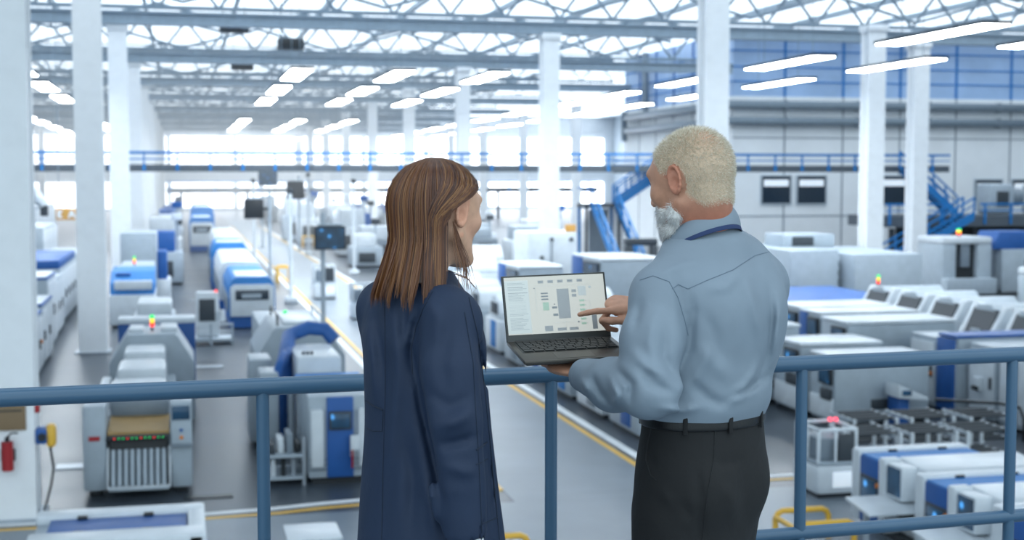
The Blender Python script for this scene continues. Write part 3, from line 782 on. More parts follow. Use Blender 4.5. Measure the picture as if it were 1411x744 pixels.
# ---- left bay machines
def cab(x0, x1, y0, y1, h, label, blue='edge', name='machine_cabinet', face='y', doors=1, cat='cabinet'):
    t = Thing(name, label, cat, ((x0 + x1) / 2, (y0 + y1) / 2, 0))
    t.box('body', x0, x1, y0, y1, 0.08, h, 'pale_grey', 0.05)
    t.box('plinth', x0 + 0.08, x1 - 0.08, y0 + 0.08, y1 - 0.08, 0, 0.09, 'dark', 0.0)
    if blue == 'edge':
        t.box('blue_trim', x0 - 0.02, x1 + 0.02, y0 - 0.02, y1 + 0.02, h - 0.02, h + 0.05, 'blue_paint', 0.02)
        t.box('top_plate', x0 + 0.06, x1 - 0.06, y0 + 0.06, y1 - 0.06, h + 0.04, h + 0.08, 'white_paint', 0.01)
    elif blue == 'top':
        t.box('blue_hood', x0 + 0.02, x1 - 0.02, y0 + 0.1, y1 - 0.1, h, h + 0.35, 'blue_paint', 0.08)
    if face == 'y':
        wd = (x1 - x0) / doors
        for i in range(doors):
            dr = t.box('door', x0 + i * wd + 0.06, x0 + (i + 1) * wd - 0.06, y0 - 0.04, y0 + 0.02, 0.2, h - 0.15, 'white_paint', 0.02)
            t.box('handle', x0 + (i + 1) * wd - 0.16, x0 + (i + 1) * wd - 0.12, y0 - 0.09, y0 - 0.03, h * 0.45, h * 0.6, 'charcoal', 0.0, parent=dr)
    else:
        s_ = 1 if face == '+x' else -1
        X = x1 if s_ > 0 else x0
        wd = (y1 - y0) / doors
        for i in range(doors):
            dr = t.box('door', X - 0.04, X + 0.04, y0 + i * wd + 0.06, y0 + (i + 1) * wd - 0.06, 0.2, h - 0.15, 'white_paint', 0.02)
            t.box('handle', X + s_ * 0.03, X + s_ * 0.09, y0 + i * wd + 0.14, y0 + i * wd + 0.2, h * 0.45, h * 0.6, 'charcoal', 0.0, parent=dr)
    return t
c = cab(-7, -4.25, 41.6, 44.6, 1.85, 'pale cabinet with blue top edge, nearest in the left bay', 'edge', face='+x', doors=2)
c.tube('push_button', (-4.25, 43.8, 1.0), (-4.16, 43.8, 1.0), 0.06, 'orange', 8)
cab(-7, -4.3, 45.2, 48.6, 1.95, 'pale cabinet with blue top edge, second in the left bay', 'edge', face='+x', doors=2)
cab(-7.2, -4.5, 49.3, 52.5, 2.5, 'taller pale cabinet, third in the left bay', 'edge', face='+x', doors=2)
cab(-7.2, -4.6, 53, 57, 2.2, 'pale cabinet, fourth in the left bay', 'none', face='+x', doors=3)
c = cab(-7.4, -4.75, 57.6, 66.0, 2.3, 'long white machine with blue hood in the left bay', 'top', face='+x', doors=5, cat='machine')
cab(-6.4, -4.8, 67.0, 73, 2.4, 'white machine behind the blue hood in the left bay', 'none', face='+x', doors=3)
cab(-9.6, -6.9, 74, 82, 3.4, 'tall grey machine behind the orange sign', 'none', face='+x', doors=3)
cab(-10.5, -7.6, 60, 64, 3.2, 'tall grey cabinet with blue edge at the far left', 'edge', face='+x', doors=2)
cab(-12.0, -8.2, 84, 96, 4.2, 'large grey machine at the far left below the bridge', 'none', face='+x', doors=4)
# white robot arm at the far left
t = Thing('robot_arm', 'bulky white robot arm at the far left below the footbridge', 'robot arm', (-7.6, 70, 0))
t.box('pedestal', -8.1, -7.1, 69.6, 70.6, 0, 3.0, 'pale_grey', 0.08)
t.tube('turntable', (-7.6, 70.1, 3.0), (-7.6, 70.1, 3.5), 0.5, 'mid_grey', 16)
t.path('upper_arm', [(-7.6, 70, 3.5), (-7.75, 70, 4.4), (-7.6, 69.9, 5.1)], [0.42, 0.5, 0.45], 'white_paint', 14)
t.path('forearm', [(-7.6, 69.9, 5.1), (-6.9, 69.8, 5.2), (-6.4, 69.8, 4.6)], [0.45, 0.36, 0.25], 'white_paint', 14)
t.box('joint_cover', -7.95, -7.35, 69.3, 69.6, 4.2, 4.7, 'charcoal', 0.05)
t.box('gripper', -6.6, -6.25, 69.6, 70.0, 4.1, 4.6, 'charcoal', 0.03)
# orange direction sign hung in the left bay, arrow and letter A
t = Thing('hanging_sign', 'orange hanging sign with white arrow and letter A left of the column', 'sign', (-5.3, 68, 4.0))
t.box('plate', -5.75, -4.65, 68, 68.06, 3.95, 4.5, 'orange_sign', 0.03)
t.prism('arrow', [(-5.68, 4.4), (-5.42, 4.4), (-5.55, 4.22), (-5.42, 4.05), (-5.68, 4.05)], 67.975, 67.995, 'y', 'white_line')
t.prism('letter', [(-5.22, 4.05), (-5.1, 4.05), (-5.07, 4.14), (-4.98, 4.14), (-4.95, 4.05), (-4.84, 4.05), (-4.97, 4.4), (-5.09, 4.4)], 67.975, 67.995, 'y', 'white_line')
for x in (-5.6, -4.8): t.tube('hanger', (x, 68.03, 4.5), (x, 68.03, 16.9), 0.02, 'truss_paint', 5)

# things fixed to the nearest left column
t = Thing('warning_sign', 'brown warning board with a triangle on the nearest left column', 'sign', (-3.05, 24.93, 1.7))
t.box('board', -3.44, -2.68, 24.94, 24.985, 1.62, 2.22, 'brown_sign', 0.005)
t.prism('triangle', [(-3.26, 2.05), (-2.84, 2.05), (-3.05, 2.4 - 0.21)], 24.925, 24.94, 'y', 'dark')
t.prism('triangle_fill', [(-3.18, 2.075), (-2.92, 2.075), (-3.05, 2.165)], 24.915, 24.925, 'y', 'brown_sign')
t.box('text_line', -3.38, -2.74, 24.93, 24.94, 1.95, 1.975, 'dark', 0)
t = Thing('fire_extinguisher', 'red fire extinguisher at the foot of the nearest left column', 'fire extinguisher', (-3.0, 24.8, 0.9))
t.tube('cylinder', (-2.98, 24.82, 0.95), (-2.98, 24.82, 1.45), 0.1, 'red_paint', 16)
t.tube('neck', (-2.98, 24.82, 1.45), (-2.98, 24.82, 1.53), 0.04, 'dark', 10)
t.path('handle', [(-2.98, 24.82, 1.53), (-2.9, 24.80, 1.6), (-2.8, 24.78, 1.6)], 0.015, 'dark', 6)
t.box('bracket', -3.1, -2.86, 24.9, 24.95, 1.1, 1.3, 'charcoal', 0)
t = Thing('valve_box', 'blue and yellow valve unit on the side of the nearest left column', 'valve', (-2.4, 25.1, 1.3))
t.box('body', -2.54, -2.34, 24.95, 25.3, 1.35, 1.62, 'blue_paint', 0.04)
t.box('yellow_ring', -2.36, -2.2, 24.98, 25.25, 1.28, 1.68, 'yellow_paint', 0.06)
t.tube('dial', (-2.42, 24.95, 1.48), (-2.42, 24.9, 1.48), 0.07, 'dark', 12)
t.path('cable', [(-2.3, 25.1, 1.3), (-2.25, 25.08, 0.9), (-2.3, 25.1, 0.6), (-2.45, 25.1, 0.05)], 0.025, 'dark', 6)
t.box('red_switch', -2.54, -2.46, 25.0, 25.15, 1.9, 2.05, 'red_paint', 0.01)

# ---- bottom right machines, long boxes with blue stripe facing the aisle
def stripe_machine(y0, label, k):
    x0, x1, h = 11.25, 13.7, 1.25
    t = Thing('laminating_machine', label, 'machine', ((x0 + x1) / 2, y0, 0), 'laminating machines at the bottom right')
    t.box('blue_body', x0, x1 - 0.4, y0 - 0.85, y0, 0.1, h, 'blue_paint', 0.03)
    t.box('blue_top', x0 + 0.02, x1 - 0.42, y0 - 0.8, y0 - 0.15, h - 0.01, h + 0.02, 'blue_light', 0.0)
    t.box('back_ridge', x0 - 0.04, x1 - 0.38, y0 - 0.18, y0 + 0.1, 0.1, h + 0.08, 'white_paint', 0.06)
    t.prism('white_lid', [(y0 - 2.0, 0.1), (y0 - 0.85, 0.1), (y0 - 0.85, h + 0.02), (y0 - 1.0, h + 0.12), (y0 - 1.85, h + 0.06), (y0 - 2.0, h - 0.1)], x0 + 0.25, x1, 'x', 'white_paint', 0.06)
    t.box('front_post', x0 - 0.06, x0 + 0.28, y0 - 1.12, y0 - 0.88, 0.1, h + 0.1, 'white_paint', 0.05)
    b = t.box('screen_bezel', x0 - 0.03, x0 + 0.27, y0 - 1.62, y0 - 1.14, h - 0.5, h + 0.06, 'white_paint', 0.03)
    t.box('display', x0 - 0.05, x0 - 0.02, y0 - 1.58, y0 - 1.18, h - 0.44, h + 0.02, 'screen%d' % (k % 4), 0.0)
    t.box('keypad', x0 + 0.0, x0 + 0.27, y0 - 1.55, y0 - 1.2, h - 0.78, h - 0.56, 'charcoal', 0.02)
    t.box('blue_display', x0 - 0.03, x0 + 0.02, y0 - 0.75, y0 - 0.25, h - 0.72, h - 0.36, 'screen%d' % ((k + 1) % 4), 0.01)
    t.box('display_frame', x0 - 0.02, x0 + 0.02, y0 - 0.8, y0 - 0.2, h - 0.77, h - 0.31, 'charcoal', 0.01)
    for x in (x0 + 0.6, x1 - 0.9): t.box('hinge', x - 0.08, x + 0.08, y0 - 0.2, y0 - 0.12, h + 0.02, h + 0.06, 'dark', 0.01)
    t.tube('button', (x0 - 0.06, y0 - 0.84, h - 0.4), (x0, y0 - 0.84, h - 0.4), 0.04, 'orange', 8)
    t.prism('feed_tray', [(y0 - 1.9, 0.62), (y0 - 1.1, 0.72), (y0 - 1.1, 0.76), (y0 - 1.9, 0.66)], x0 - 0.75, x0 + 0.25, 'x', 'white_paint')
    t.box('tray_leg', x0 - 0.6, x0 - 0.52, y0 - 1.5, y0 - 1.42, 0, 0.66, 'pale_grey', 0)
    t.box('plinth', x0 + 0.1, x1 - 0.5, y0 - 1.9, y0 - 0.1, 0, 0.1, 'dark', 0)
for k in range(4):
    stripe_machine(21.5 - 2.12 * k, 'white and blue laminating machine with two screens, %s from the caged robot' % ORD[k], k)

# ---- roller racks and kiosk behind the robot
def rack(x, y, label):
    t = Thing('roller_rack', label, 'trolley', (x, y, 0), 'roller racks behind the caged robot')
    for sx in (-0.5, 0.5):
        for sy in (-0.55, 0.55): t.box('post', x + sx - 0.03, x + sx + 0.03, y + sy - 0.03, y + sy + 0.03, 0, 0.82, 'white_paint', 0)
    for z in (0.25, 0.75):
        for sx in (-0.5, 0.5): t.box('rail', x + sx - 0.03, x + sx + 0.03, y - 0.55, y + 0.55, z, z + 0.06, 'pale_grey', 0)
        for i in range(4): t.tube('roller', (x - 0.5, y - 0.42 + i * 0.28, z + 0.05), (x + 0.5, y - 0.42 + i * 0.28, z + 0.05), 0.035, 'charcoal', 8)
for i, (x, y) in enumerate(((13.6, 25.6), (14.8, 25.5), (16.0, 25.4), (14.4, 27.2), (15.7, 27.1), (17.0, 26.9))):
    rack(x, y, 'low white roller rack, %s in the %s row behind the caged robot' % (ORD[i % 3], ('near', 'back')[i // 3]))
t = Thing('info_kiosk', 'slim blue kiosk with a tilted screen behind the roller racks', 'kiosk', (16.6, 29.6, 0))
t.box('stem', 16.4, 16.7, 29.3, 29.8, 0, 0.85, 'blue_paint', 0.03)
t.prism('desk', [(16.3, 0.8), (17.1, 0.72), (17.1, 0.78), (16.3, 1.12)], 29.1, 29.75, 'y', 'white_paint', 0.01)
t.box('display', 16.4, 16.62, 29.06, 29.12, 0.86, 0.98, 'screen3', 0)
t.box('base', 16.2, 17.0, 29.0, 29.9, 0, 0.05, 'charcoal', 0.01)
# charging dock sensor post
t = Thing('cable_loop', 'thin black hose arching down beside the right cabinets', 'hose', (18.4, 27.4, 0))
t.path('hose', [(17.2, 29.0, 0.75), (18.2, 27.9, 0.8), (18.45, 27.5, 0.75), (18.5, 27.4, 0.5), (18.5, 27.4, 0)], 0.035, 'dark', 8)

# ---- right line of boxes with screens (between the man and the cabinets)
def screen_box(x0, x1, y0, y1, h, label, blue, k):
    t = Thing('inspection_machine', label, 'machine', ((x0 + x1) / 2, (y0 + y1) / 2, 0))
    t.box('body', x0, x1, y0, y1, 0.1, h, 'pale_grey', 0.06)
    t.box('lid', x0 - 0.03, x1 + 0.03, y0 - 0.02, y1 + 0.02, h, h + 0.1, 'white_paint', 0.04)
    if blue: t.box('blue_band', x0 - 0.03, x1, y0 + (y1 - y0) * 0.62, y1 - 0.03, h * 0.25, h + 0.04, 'blue_paint', 0.02)
    b = t.box('screen_bezel', x0 - 0.09, x0 - 0.01, y0 + 0.1, y0 + (y1 - y0) * 0.55, h - 0.62, h - 0.08, 'dark', 0.02)
    t.box('display', x0 - 0.11, x0 - 0.08, y0 + 0.16, y0 + (y1 - y0) * 0.5, h - 0.56, h - 0.14, 'screen%d' % (k % 4), 0)
    t.box('keypad', x0 - 0.07, x0 - 0.0, y0 + 0.12, y0 + (y1 - y0) * 0.5, h - 1.0, h - 0.72, 'charcoal', 0.02)
    dr = t.box('front_door', x0 - 0.04, x0 + 0.02, y0 + 0.06, y1 - 0.06, 0.18, h * 0.42, 'white_paint', 0.02)
    t.box('vent', x1 * 0.5 + x0 * 0.5 - 0.3, x1 * 0.5 + x0 * 0.5 + 0.3, y0 - 0.03, y0 + 0.01, 0.4, 0.65, 'charcoal', 0.01)
    t.box('plinth', x0 + 0.08, x1 - 0.08, y0 + 0.06, y1 - 0.06, 0, 0.1, 'dark', 0)
screen_box(15.1, 17.6, 29.95, 31.3, 1.62, 'pale inspection machine with dark side screen, nearest right of the man', False, 0)
screen_box(15.0, 17.2, 31.6, 33.2, 1.75, 'white inspection machine with screen, second right of the man', False, 1)
screen_box(14.4, 15.9, 33.6, 35.4, 2.0, 'pale inspection machine partly hidden behind the man', False, 2)
screen_box(17.2, 20.4, 33.4, 35.0, 2.05, 'long grey inspection machine with screen left of the cabinets', False, 3)
screen_box(17.4, 20.4, 35.4, 36.8, 2.1, 'long inspection machine with blue band, behind the grey one', True, 0)
screen_box(17.6, 20.6, 37.2, 38.8, 2.1, 'long inspection machine with blue band, farthest in its row', True, 1)
t = Thing('blue_container', 'wide low blue container left of the grey cabinet block', 'container', (22.5, 47.5, 0))
t.box('body', 20.2, 25.2, 44.0, 50.5, 0.1, 1.5, 'blue_paint', 0.05)
t.box('lid', 20.1, 25.3, 43.9, 50.6, 1.5, 1.62, 'blue_paint', 0.03)
t.box('plinth', 20.4, 25.0, 44.2, 50.3, 0, 0.1, 'dark', 0)

# ---- right cabinets row facing the aisle
t = cab(18.75, 19.75, 31.6, 32.9, 1.9, 'pale cabinet with orange buttons right of the roller racks', 'none', face='-x', doors=1)
for y in (31.75, 31.95): t.tube('push_button', (18.72, y, 0.95), (18.62, y, 0.95), 0.05, 'orange', 8)
t = cab(18.8, 21.2, 30.7, 31.55, 1.95, 'blue-fronted cabinet with open steel side and blue handle', 'none', face='-x', doors=1)
t.box('blue_front', 18.7, 18.78, 30.74, 31.52, 0.1, 1.93, 'blue_paint', 0.02)
t.box('blue_lid', 18.75, 21.2, 30.7, 31.55, 1.95, 2.03, 'blue_paint', 0.03)
t.box('blue_handle', 19.1, 19.7, 30.5, 30.72, 1.25, 1.5, 'blue_paint', 0.06)
t = cab(19.0, 21.0, 29.3, 30.5, 1.9, 'white cabinet with card reader beside the blue-fronted one', 'none', face='-x', doors=1)
t.box('card_reader', 18.86, 18.98, 29.8, 30.15, 0.75, 1.1, 'white_paint', 0.04)
t.box('reader_slot', 18.82, 18.88, 29.85, 30.1, 0.78, 0.88, 'dark', 0.01)
t = cab(18.95, 21.0, 27.6, 29.1, 1.85, 'white double cabinet with blue tag at the right edge', 'none', face='-x', doors=2)
t.box('blue_tag', 18.86, 18.93, 27.75, 27.9, 0.9, 1.25, 'blue_light', 0.02)
t = cab(17.6, 20.2, 24.6, 26.0, 2.0, 'pale machine cut by the right edge of the frame', 'none', face='-x', doors=1)
t.box('slot', 17.5, 17.6, 24.9, 25.6, 1.3, 1.4, 'dark', 0.0)
# ---- curved-hood lathes behind the cabinets
def lathe(x, y, label, s=1.0):
    t = Thing('turning_machine', label, 'machine', (x, y, 0), 'curved-hood turning machines on the right')
    poly = [(y - 0.75 * s, 0.1), (y + 0.75 * s, 0.1), (y + 0.75 * s, 1.2 * s), (y + 0.62 * s, 1.75 * s), (y + 0.35 * s, 2.0 * s), (y - 0.2 * s, 2.05 * s), (y - 0.55 * s, 1.8 * s), (y - 0.75 * s, 1.3 * s)]
    t.prism('body', [(a, b) for a, b in poly], x + 0.1, x + 1.9 * s, 'x', 'pale_grey', 0.05)
    fr = [(x - 0.2 * s, 0.9), (x + 0.15, 0.9), (x + 0.15, 2.0 * s), (x + 0.05, 2.02 * s), (x - 0.15 * s, 1.7 * s)]
    t.prism('front_frame', [(x - 0.5 * s, 0.9), (x + 0.2, 0.9), (x + 0.5, 2.0 * s), (x + 0.25, 2.02 * s)], y - 0.72 * s, y - 0.5 * s, 'y', 'white_paint', 0.03)
    t.prism('front_frame', [(x - 0.5 * s, 0.9), (x + 0.2, 0.9), (x + 0.5, 2.0 * s), (x + 0.25, 2.02 * s)], y + 0.5 * s, y + 0.72 * s, 'y', 'white_paint', 0.03)
    t.prism('sloped_window', [(x - 0.36 * s, 1.1), (x - 0.2, 1.1), (x + 0.28, 1.9 * s), (x + 0.12, 1.92 * s)], y - 0.5 * s, y + 0.5 * s, 'y', 'charcoal')
    t.box('window_handle', x - 0.25, x - 0.15, y - 0.2, y + 0.2, 1.35 * s, 1.45 * s, 'pale_grey', 0.02)
    t.box('base', x - 0.45 * s, x + 0.2, y - 0.7 * s, y + 0.7 * s, 0.1, 0.95, 'pale_grey', 0.04)
    t.box('plinth', x - 0.3, x + 1.7 * s, y - 0.6, y + 0.6, 0, 0.1, 'dark', 0)
    return t
for i in range(6):
    l = lathe(21.9 + 0.05 * i, 30.4 + 2.15 * i, 'pale turning machine with sloped dark window, %s from the right edge' % ORD[i], 1.18)
    if i in (1, 5): l.signal(22.4, 30.4 + 2.15 * i + 0.3, 2.36)
    if i == 1: l.signal(22.6, 30.4 + 2.15 * i - 0.1, 2.36)

# ---- the wide grey cabinet block
t = Thing('cabinet_block', 'wide pale grey cabinet block with dark vertical gap right of the man', 'cabinet', (27.5, 53, 0))
t.box('body', 24.4, 26.6, 52.6, 58, 0.1, 2.95, 'pale_grey', 0.05)
t.box('body', 26.9, 30.0, 51.8, 58, 0.1, 2.8, 'pale_grey', 0.05)
t.box('gap', 26.55, 26.95, 53.2, 57, 0.1, 2.7, 'black_gap', 0)
for i in range(6): t.box('cable_tray', 26.6, 26.8, 52.9, 53.2, 0.5 + i * 0.4, 0.62 + i * 0.4, 'pale_grey', 0.01)
t.box('top_unit', 25.2, 27.6, 55, 57, 2.9, 3.5, 'pale_grey', 0.04)
t.box('top_grille', 25.6, 26.6, 54.95, 55.02, 3.0, 3.4, 'charcoal', 0.02)
t.box('plinth', 24.5, 29.9, 52.8, 57.9, 0, 0.1, 'dark', 0)

# ---- machines under and beside the mezzanine
def cnc(x, y, label, h=2.6, blue=True):
    t = Thing('machining_centre', label, 'machine', (x, y, 0))
    t.box('left_column', x - 1.6, x - 0.8, y, y + 2.5, 0.1, h, 'pale_grey', 0.1)
    t.box('right_column', x + 0.4, x + 1.2, y, y + 2.5, 0.1, h, 'pale_grey', 0.1)
    t.box('top_beam', x - 1.6, x + 1.2, y, y + 2.5, h, h + 0.35, 'white_paint', 0.1)
    t.box('work_bay', x - 0.85, x + 0.45, y + 0.4, y + 2.4, 0.1, h, 'dark', 0)
    t.box('spindle_head', x - 0.45, x + 0.05, y + 0.15, y + 0.6, h * 0.55, h, 'mid_grey', 0.05)
    t.box('bed', x - 1.6, x + 1.2, y - 0.5, y + 0.1, 0.1, 0.9, 'pale_grey', 0.05)
    if blue: t.prism('blue_tank', [(x + 1.4, h - 0.3), (x + 4.4, h - 0.3), (x + 4.4, h + 0.4), (x + 4.0, h + 0.6), (x + 1.8, h + 0.6)], y + 0.3, y + 2.2, 'y', 'blue_paint', 0.05)
    t.box('side_cabinet', x + 1.9, x + 4.6, y + 0.2, y + 2.4, 0.1, h - 0.3, 'pale_grey', 0.06)
    t.box('side_screen', x + 3.2, x + 3.8, y + 0.14, y + 0.22, h * 0.45, h * 0.7, 'charcoal', 0.03)
    t.box('base', x - 1.5, x + 4.5, y - 0.3, y + 2.3, 0, 0.12, 'dark', 0)
    t.signal(x - 0.1, y + 1.0, h + 0.35, r=0.12)
cnc(38.6, 62, 'pale machining centre with dark bay and blue tank under the mezzanine', 2.6)
cnc(37.2, 51.0, 'second machining centre at the right edge below the mezzanine', 1.7)
# machines standing on the mezzanine
for i, x in enumerate((53.5, 57.0, 60.5)):
    t = Thing('mezzanine_machine', 'grey rounded machine on the mezzanine, %s from the stairs' % ORD[i], 'machine', (x, 83, 3.45))
    t.box('body', x - 0.9, x + 0.9, 82.2, 84.2, 3.5, 5.5, 'pale_grey', 0.25)
    t.tube('drum', (x + 0.9, 83.0, 4.6), (x + 1.7, 83.0, 4.6), 0.6, 'mid_grey', 16)
    t.box('hatch', x - 0.5, x + 0.4, 82.12, 82.22, 4.0, 5.0, 'charcoal', 0.05)

# ---- centre: tall white cabinet on the middle column, machines behind the laptop
t = Thing('switch_cabinet', 'tall white switch cabinet at the foot of the middle column', 'cabinet', (17.8, 66, 0))
t.box('body', 16.5, 19.05, 65.6, 68.6, 0.1, 3.25, 'white_paint', 0.06)
dr = t.box('door', 17.6, 18.85, 65.54, 65.62, 0.9, 3.1, 'white_paint', 0.02)
t.box('small_screen', 17.45, 17.9, 65.48, 65.56, 1.2, 1.65, 'charcoal', 0.03)
t.box('handle', 17.66, 17.72, 65.48, 65.55, 1.7, 2.9, 'mid_grey', 0, parent=dr)
for (x, z) in ((17.7, 2.9), (18.7, 2.9), (17.2, 2.0)): t.tube('hook', (x, 65.6, z), (x, 65.45, z), 0.1, 'charcoal', 8)
t.box('plinth', 16.7, 18.9, 65.8, 68.4, 0, 0.1, 'dark', 0)
t = Thing('label_board', 'small orange notice on top of the white switch cabinet', 'sign', (18.7, 65.75, 3.25))
t.box('board', 18.45, 19.0, 65.7, 65.8, 3.26, 3.62, 'orange_sign', 0.02)
t.box('stem', 18.7, 18.75, 65.8, 65.9, 3.25, 3.55, 'pale_grey', 0)
screen_box(15.6, 18.2, 50.5, 54.5, 2.75, 'white machine box with blue strip behind the laptop and the man', True, 2)
screen_box(14.2, 16.2, 58, 62, 2.0, 'white and blue machine right behind the laptop screen', True, 3)
# black machine with a blue lamp behind the man's shoulder
t = Thing('scanner_portal', 'dark portal frame with blue glow left of the man', 'machine', (18.6, 55, 0))
t.box('post', 18.1, 18.4, 55, 55.4, 0, 3.1, 'charcoal', 0.05)
t.box('post', 19.2, 19.5, 55, 55.4, 0, 3.1, 'charcoal', 0.05)
t.box('beam', 18.1, 19.5, 55, 55.4, 3.1, 3.4, 'charcoal', 0.05)
t.box('blue_unit', 18.5, 19.1, 55.1, 55.5, 0.4, 2.6, 'blue_light', 0.1)

# row of small machines right of the aisle, receding
def small_unit(x, y, label, s=1.0, k=0):
    t = Thing('assembly_unit', label, 'machine', (x, y, 0), 'assembly units right of the aisle')
    t.box('body', x - 0.9 * s, x + 0.9 * s, y - 1.1 * s, y + 1.1 * s, 0.1, 1.15 * s, ('pale_grey', 'white_paint')[k % 2], 0.06)
    arc = [(y - 0.9 * s, 1.15 * s), (y + 0.9 * s, 1.15 * s), (y + 0.9 * s, 1.5 * s), (y + 0.5 * s, 1.85 * s), (y - 0.1 * s, 1.95 * s), (y - 0.6 * s, 1.75 * s), (y - 0.9 * s, 1.4 * s)]
    t.prism('hood', arc, x - 0.8 * s, x + 0.8 * s, 'x', 'white_paint', 0.05)
    t.box('blue_panel', x - 0.93 * s, x - 0.86 * s, y - 0.6 * s, y + 0.1 * s, 0.2, 1.1 * s, ('blue_paint', 'mid_grey', 'blue_light')[k % 3], 0.02)
    t.box('dark_window', x - 0.83 * s, x - 0.78 * s, y - 0.5 * s, y + 0.5 * s, 1.3 * s, 1.7 * s, 'charcoal', 0.02)
    t.box('front_slot', x - 0.5 * s, x + 0.5 * s, y - 1.13 * s, y - 1.08 * s, 0.5 * s, 0.95 * s, ('charcoal', 'white_paint', 'mid_grey')[k % 3], 0.02)
    t.box('plinth', x - 0.8 * s, x + 0.8 * s, y - s, y + s, 0, 0.1, 'dark', 0)
for i, (x, y) in enumerate(((10.9, 30.6), (10.9, 33.4), (10.95, 36.4), (11.0, 39.4), (11.1, 42.6), (11.2, 46.0), (11.3, 49.6), (11.4, 53.4), (11.5, 57.4))):
    small_unit(x, y, 'small white assembly unit by the aisle, %s from the gallery' % ORD[i], 1.0, i)
for i, (x, y) in enumerate(((13.6, 38), (13.6, 42), (13.6, 46), (13.8, 50), (14.0, 66), (14.2, 71), (16.6, 76))):
    small_unit(x, y, 'pale assembly unit in the second rank, %s from the gallery' % ORD[i], 1.1, i + 1)
# far clutter: each its own machine
FAR = []
r2 = random.Random(3)
for i in range(16):
    FAR.append((10.6 + r2.random() * 5.5, 92 + i * 6.5, 'right of the aisle'))
for i in range(12):
    FAR.append((18.5 + r2.random() * 8, 88 + i * 8.5, 'between the middle columns'))
for i in range(9):
    FAR.append((-0.9 - r2.random() * .2, 80 + i * 9.5, 'in the far left line'))
cnt = {}
for i, (x, y, where) in enumerate(FAR):
    cnt[where] = cnt.get(where, 0) + 1
    lab = 'distant machine %s, %s from the gallery' % (where, ORD[cnt[where] - 1])
    h = 2.0 + 1.8 * r2.random(); wd = 0.9 + r2.random() * 0.9
    if 'left' in where: wd = min(wd, 1.1)
    if abs(x - 19.3) < 2.6: x += 3.4
    if 21 < x < 34 and 76 < y < 91: y = 93
    t = Thing('distant_machine', lab, 'machine', (x, y, 0), 'distant machines ' + where)
    kind = r2.randrange(3)
    t.box('body', x - wd, x + wd, y - 1.5, y + 1.5, 0.1, h * 0.62, ('pale_grey', 'white_paint', 'mid_grey')[kind], 0.08)
    t.box('upper_box', x - wd * 0.8, x + wd * 0.6, y - 1.2, y + 1.3, h * 0.62, h, ('white_paint', 'blue_paint', 'pale_grey')[(kind + i) % 3], 0.1)
    t.box('front_opening', x - wd * 0.6, x + wd * 0.5, y - 1.55, y - 1.45, h * 0.15, h * 0.45, 'charcoal', 0.03)
    t.tube('mast', (x + wd * 0.7, y, h * 0.6), (x + wd * 0.7, y, h + 1.0), 0.08, 'pale_grey', 6)
    t.box('mast_box', x + wd * 0.7 - 0.3, x + wd * 0.7 + 0.3, y - 0.2, y + 0.2, h + 0.6, h + 1.0, ('charcoal', 'white_paint', 'blue_paint')[i % 3], 0.05)
    t.box('plinth', x - wd * 0.9, x + wd * 0.9, y - 1.4, y + 1.4, 0, 0.1, 'dark', 0)
# the low dark band across the far end (machine tops / walkway)
b = bridge('footbridge', 'distant low walkway in front of the bright end windows', -2, 60, 196, 198, 4.4, 6.0, 0.9, 0.15, 0.7)
for x in range(0, 60, 9): b.box('support_leg', x - 0.2, x + 0.2, 196.4, 196.8, 0, 3.7, 'fascia', 0.0)

# ================================================================ GALLERY: floor edge and railing
def gp(x, y, z):   # gallery frame (camera-right, camera-forward, above gallery floor) to world
    c, s = math.cos(YAW), math.sin(YAW)
    return Vector((x * c + y * s, -x * s + y * c, DECK_Z + z))
RA, RB = Vector((-1.31, 3.53, 0)), Vector((1.634, 4.40, 0))
rd = (RB - RA).normalized()
def rp(s, z, off=0.0):          # point along the rail line, s measured from the post at px 760
    p = Vector((0.113, 0, 0)); p.y = RA.y + (p.x - RA.x) / (RB.x - RA.x) * (RB.y - RA.y)
    q = p + rd * s + Vector((-rd.y, rd.x, 0)) * off
    return gp(q.x, q.y, z)
ra = -YAW + math.atan2(rd.y, rd.x)
gl = Thing('floor_gallery', 'grey gallery floor behind the railing', None, rp(0, -0.25), kind='structure', rot=ra)
def glbox(name, x0, x1, y0, y1, z0, z1, m):
    me = box_mesh(x1 - x0, y1 - y0, z1 - z0, 0.0, m)
    obj(name, me, None, gl.o, ((x0 + x1) / 2, (y0 + y1) / 2, (z0 + z1) / 2 + 0.25))
glbox('slab', -7, 7, -6.5, 0.12, -0.25, 0.0, 'mid_grey')
glbox('edge_plate', -7, 7, 0.12, 0.14, -0.25, 0.1, 'rail_paint')
R_TOP = 1.09; R_MID = 0.565
rl = Thing('railing', 'blue grey steel tube railing along the gallery edge', 'railing', rp(0, 0))
rl.tube('top_rail', rp(-4.6, R_TOP), rp(4.6, R_TOP), 0.0245, 'rail_paint', 28)
rl.tube('middle_rail', rp(-4.6, R_MID), rp(4.6, R_MID), 0.0205, 'rail_paint', 24)
for s_ in (-4.0, -3.2, -2.4, -1.62, -0.825, 0.0, 0.805, 1.555, 2.3, 3.05, 3.8):
    rl.tube('post', rp(s_, 0.0), rp(s_, R_TOP - 0.01), 0.018, 'rail_paint', 22)
    rl.tube('post_flange', rp(s_, 0.0), rp(s_, 0.012), 0.05, 'rail_paint', 22)
# ================================================================ PEOPLE: signed-distance modelling
# all coordinates in the gallery frame: x camera-right, y camera-forward, z above the gallery floor
V3 = lambda *a: np.array(a, dtype=np.float32)
def unit(v):
    v = np.asarray(v, np.float32); return v / np.linalg.norm(v)
SP, CP = math.sin(PITCH), math.cos(PITCH)
def from_px(px, py, y):
    r = (px - 705.5) / F_PX; u = -(py - 372.0) / F_PX
    f = CP + SP * u; z = -SP + CP * u
    return V3(r / f * y, y, EYE + z / f * y)

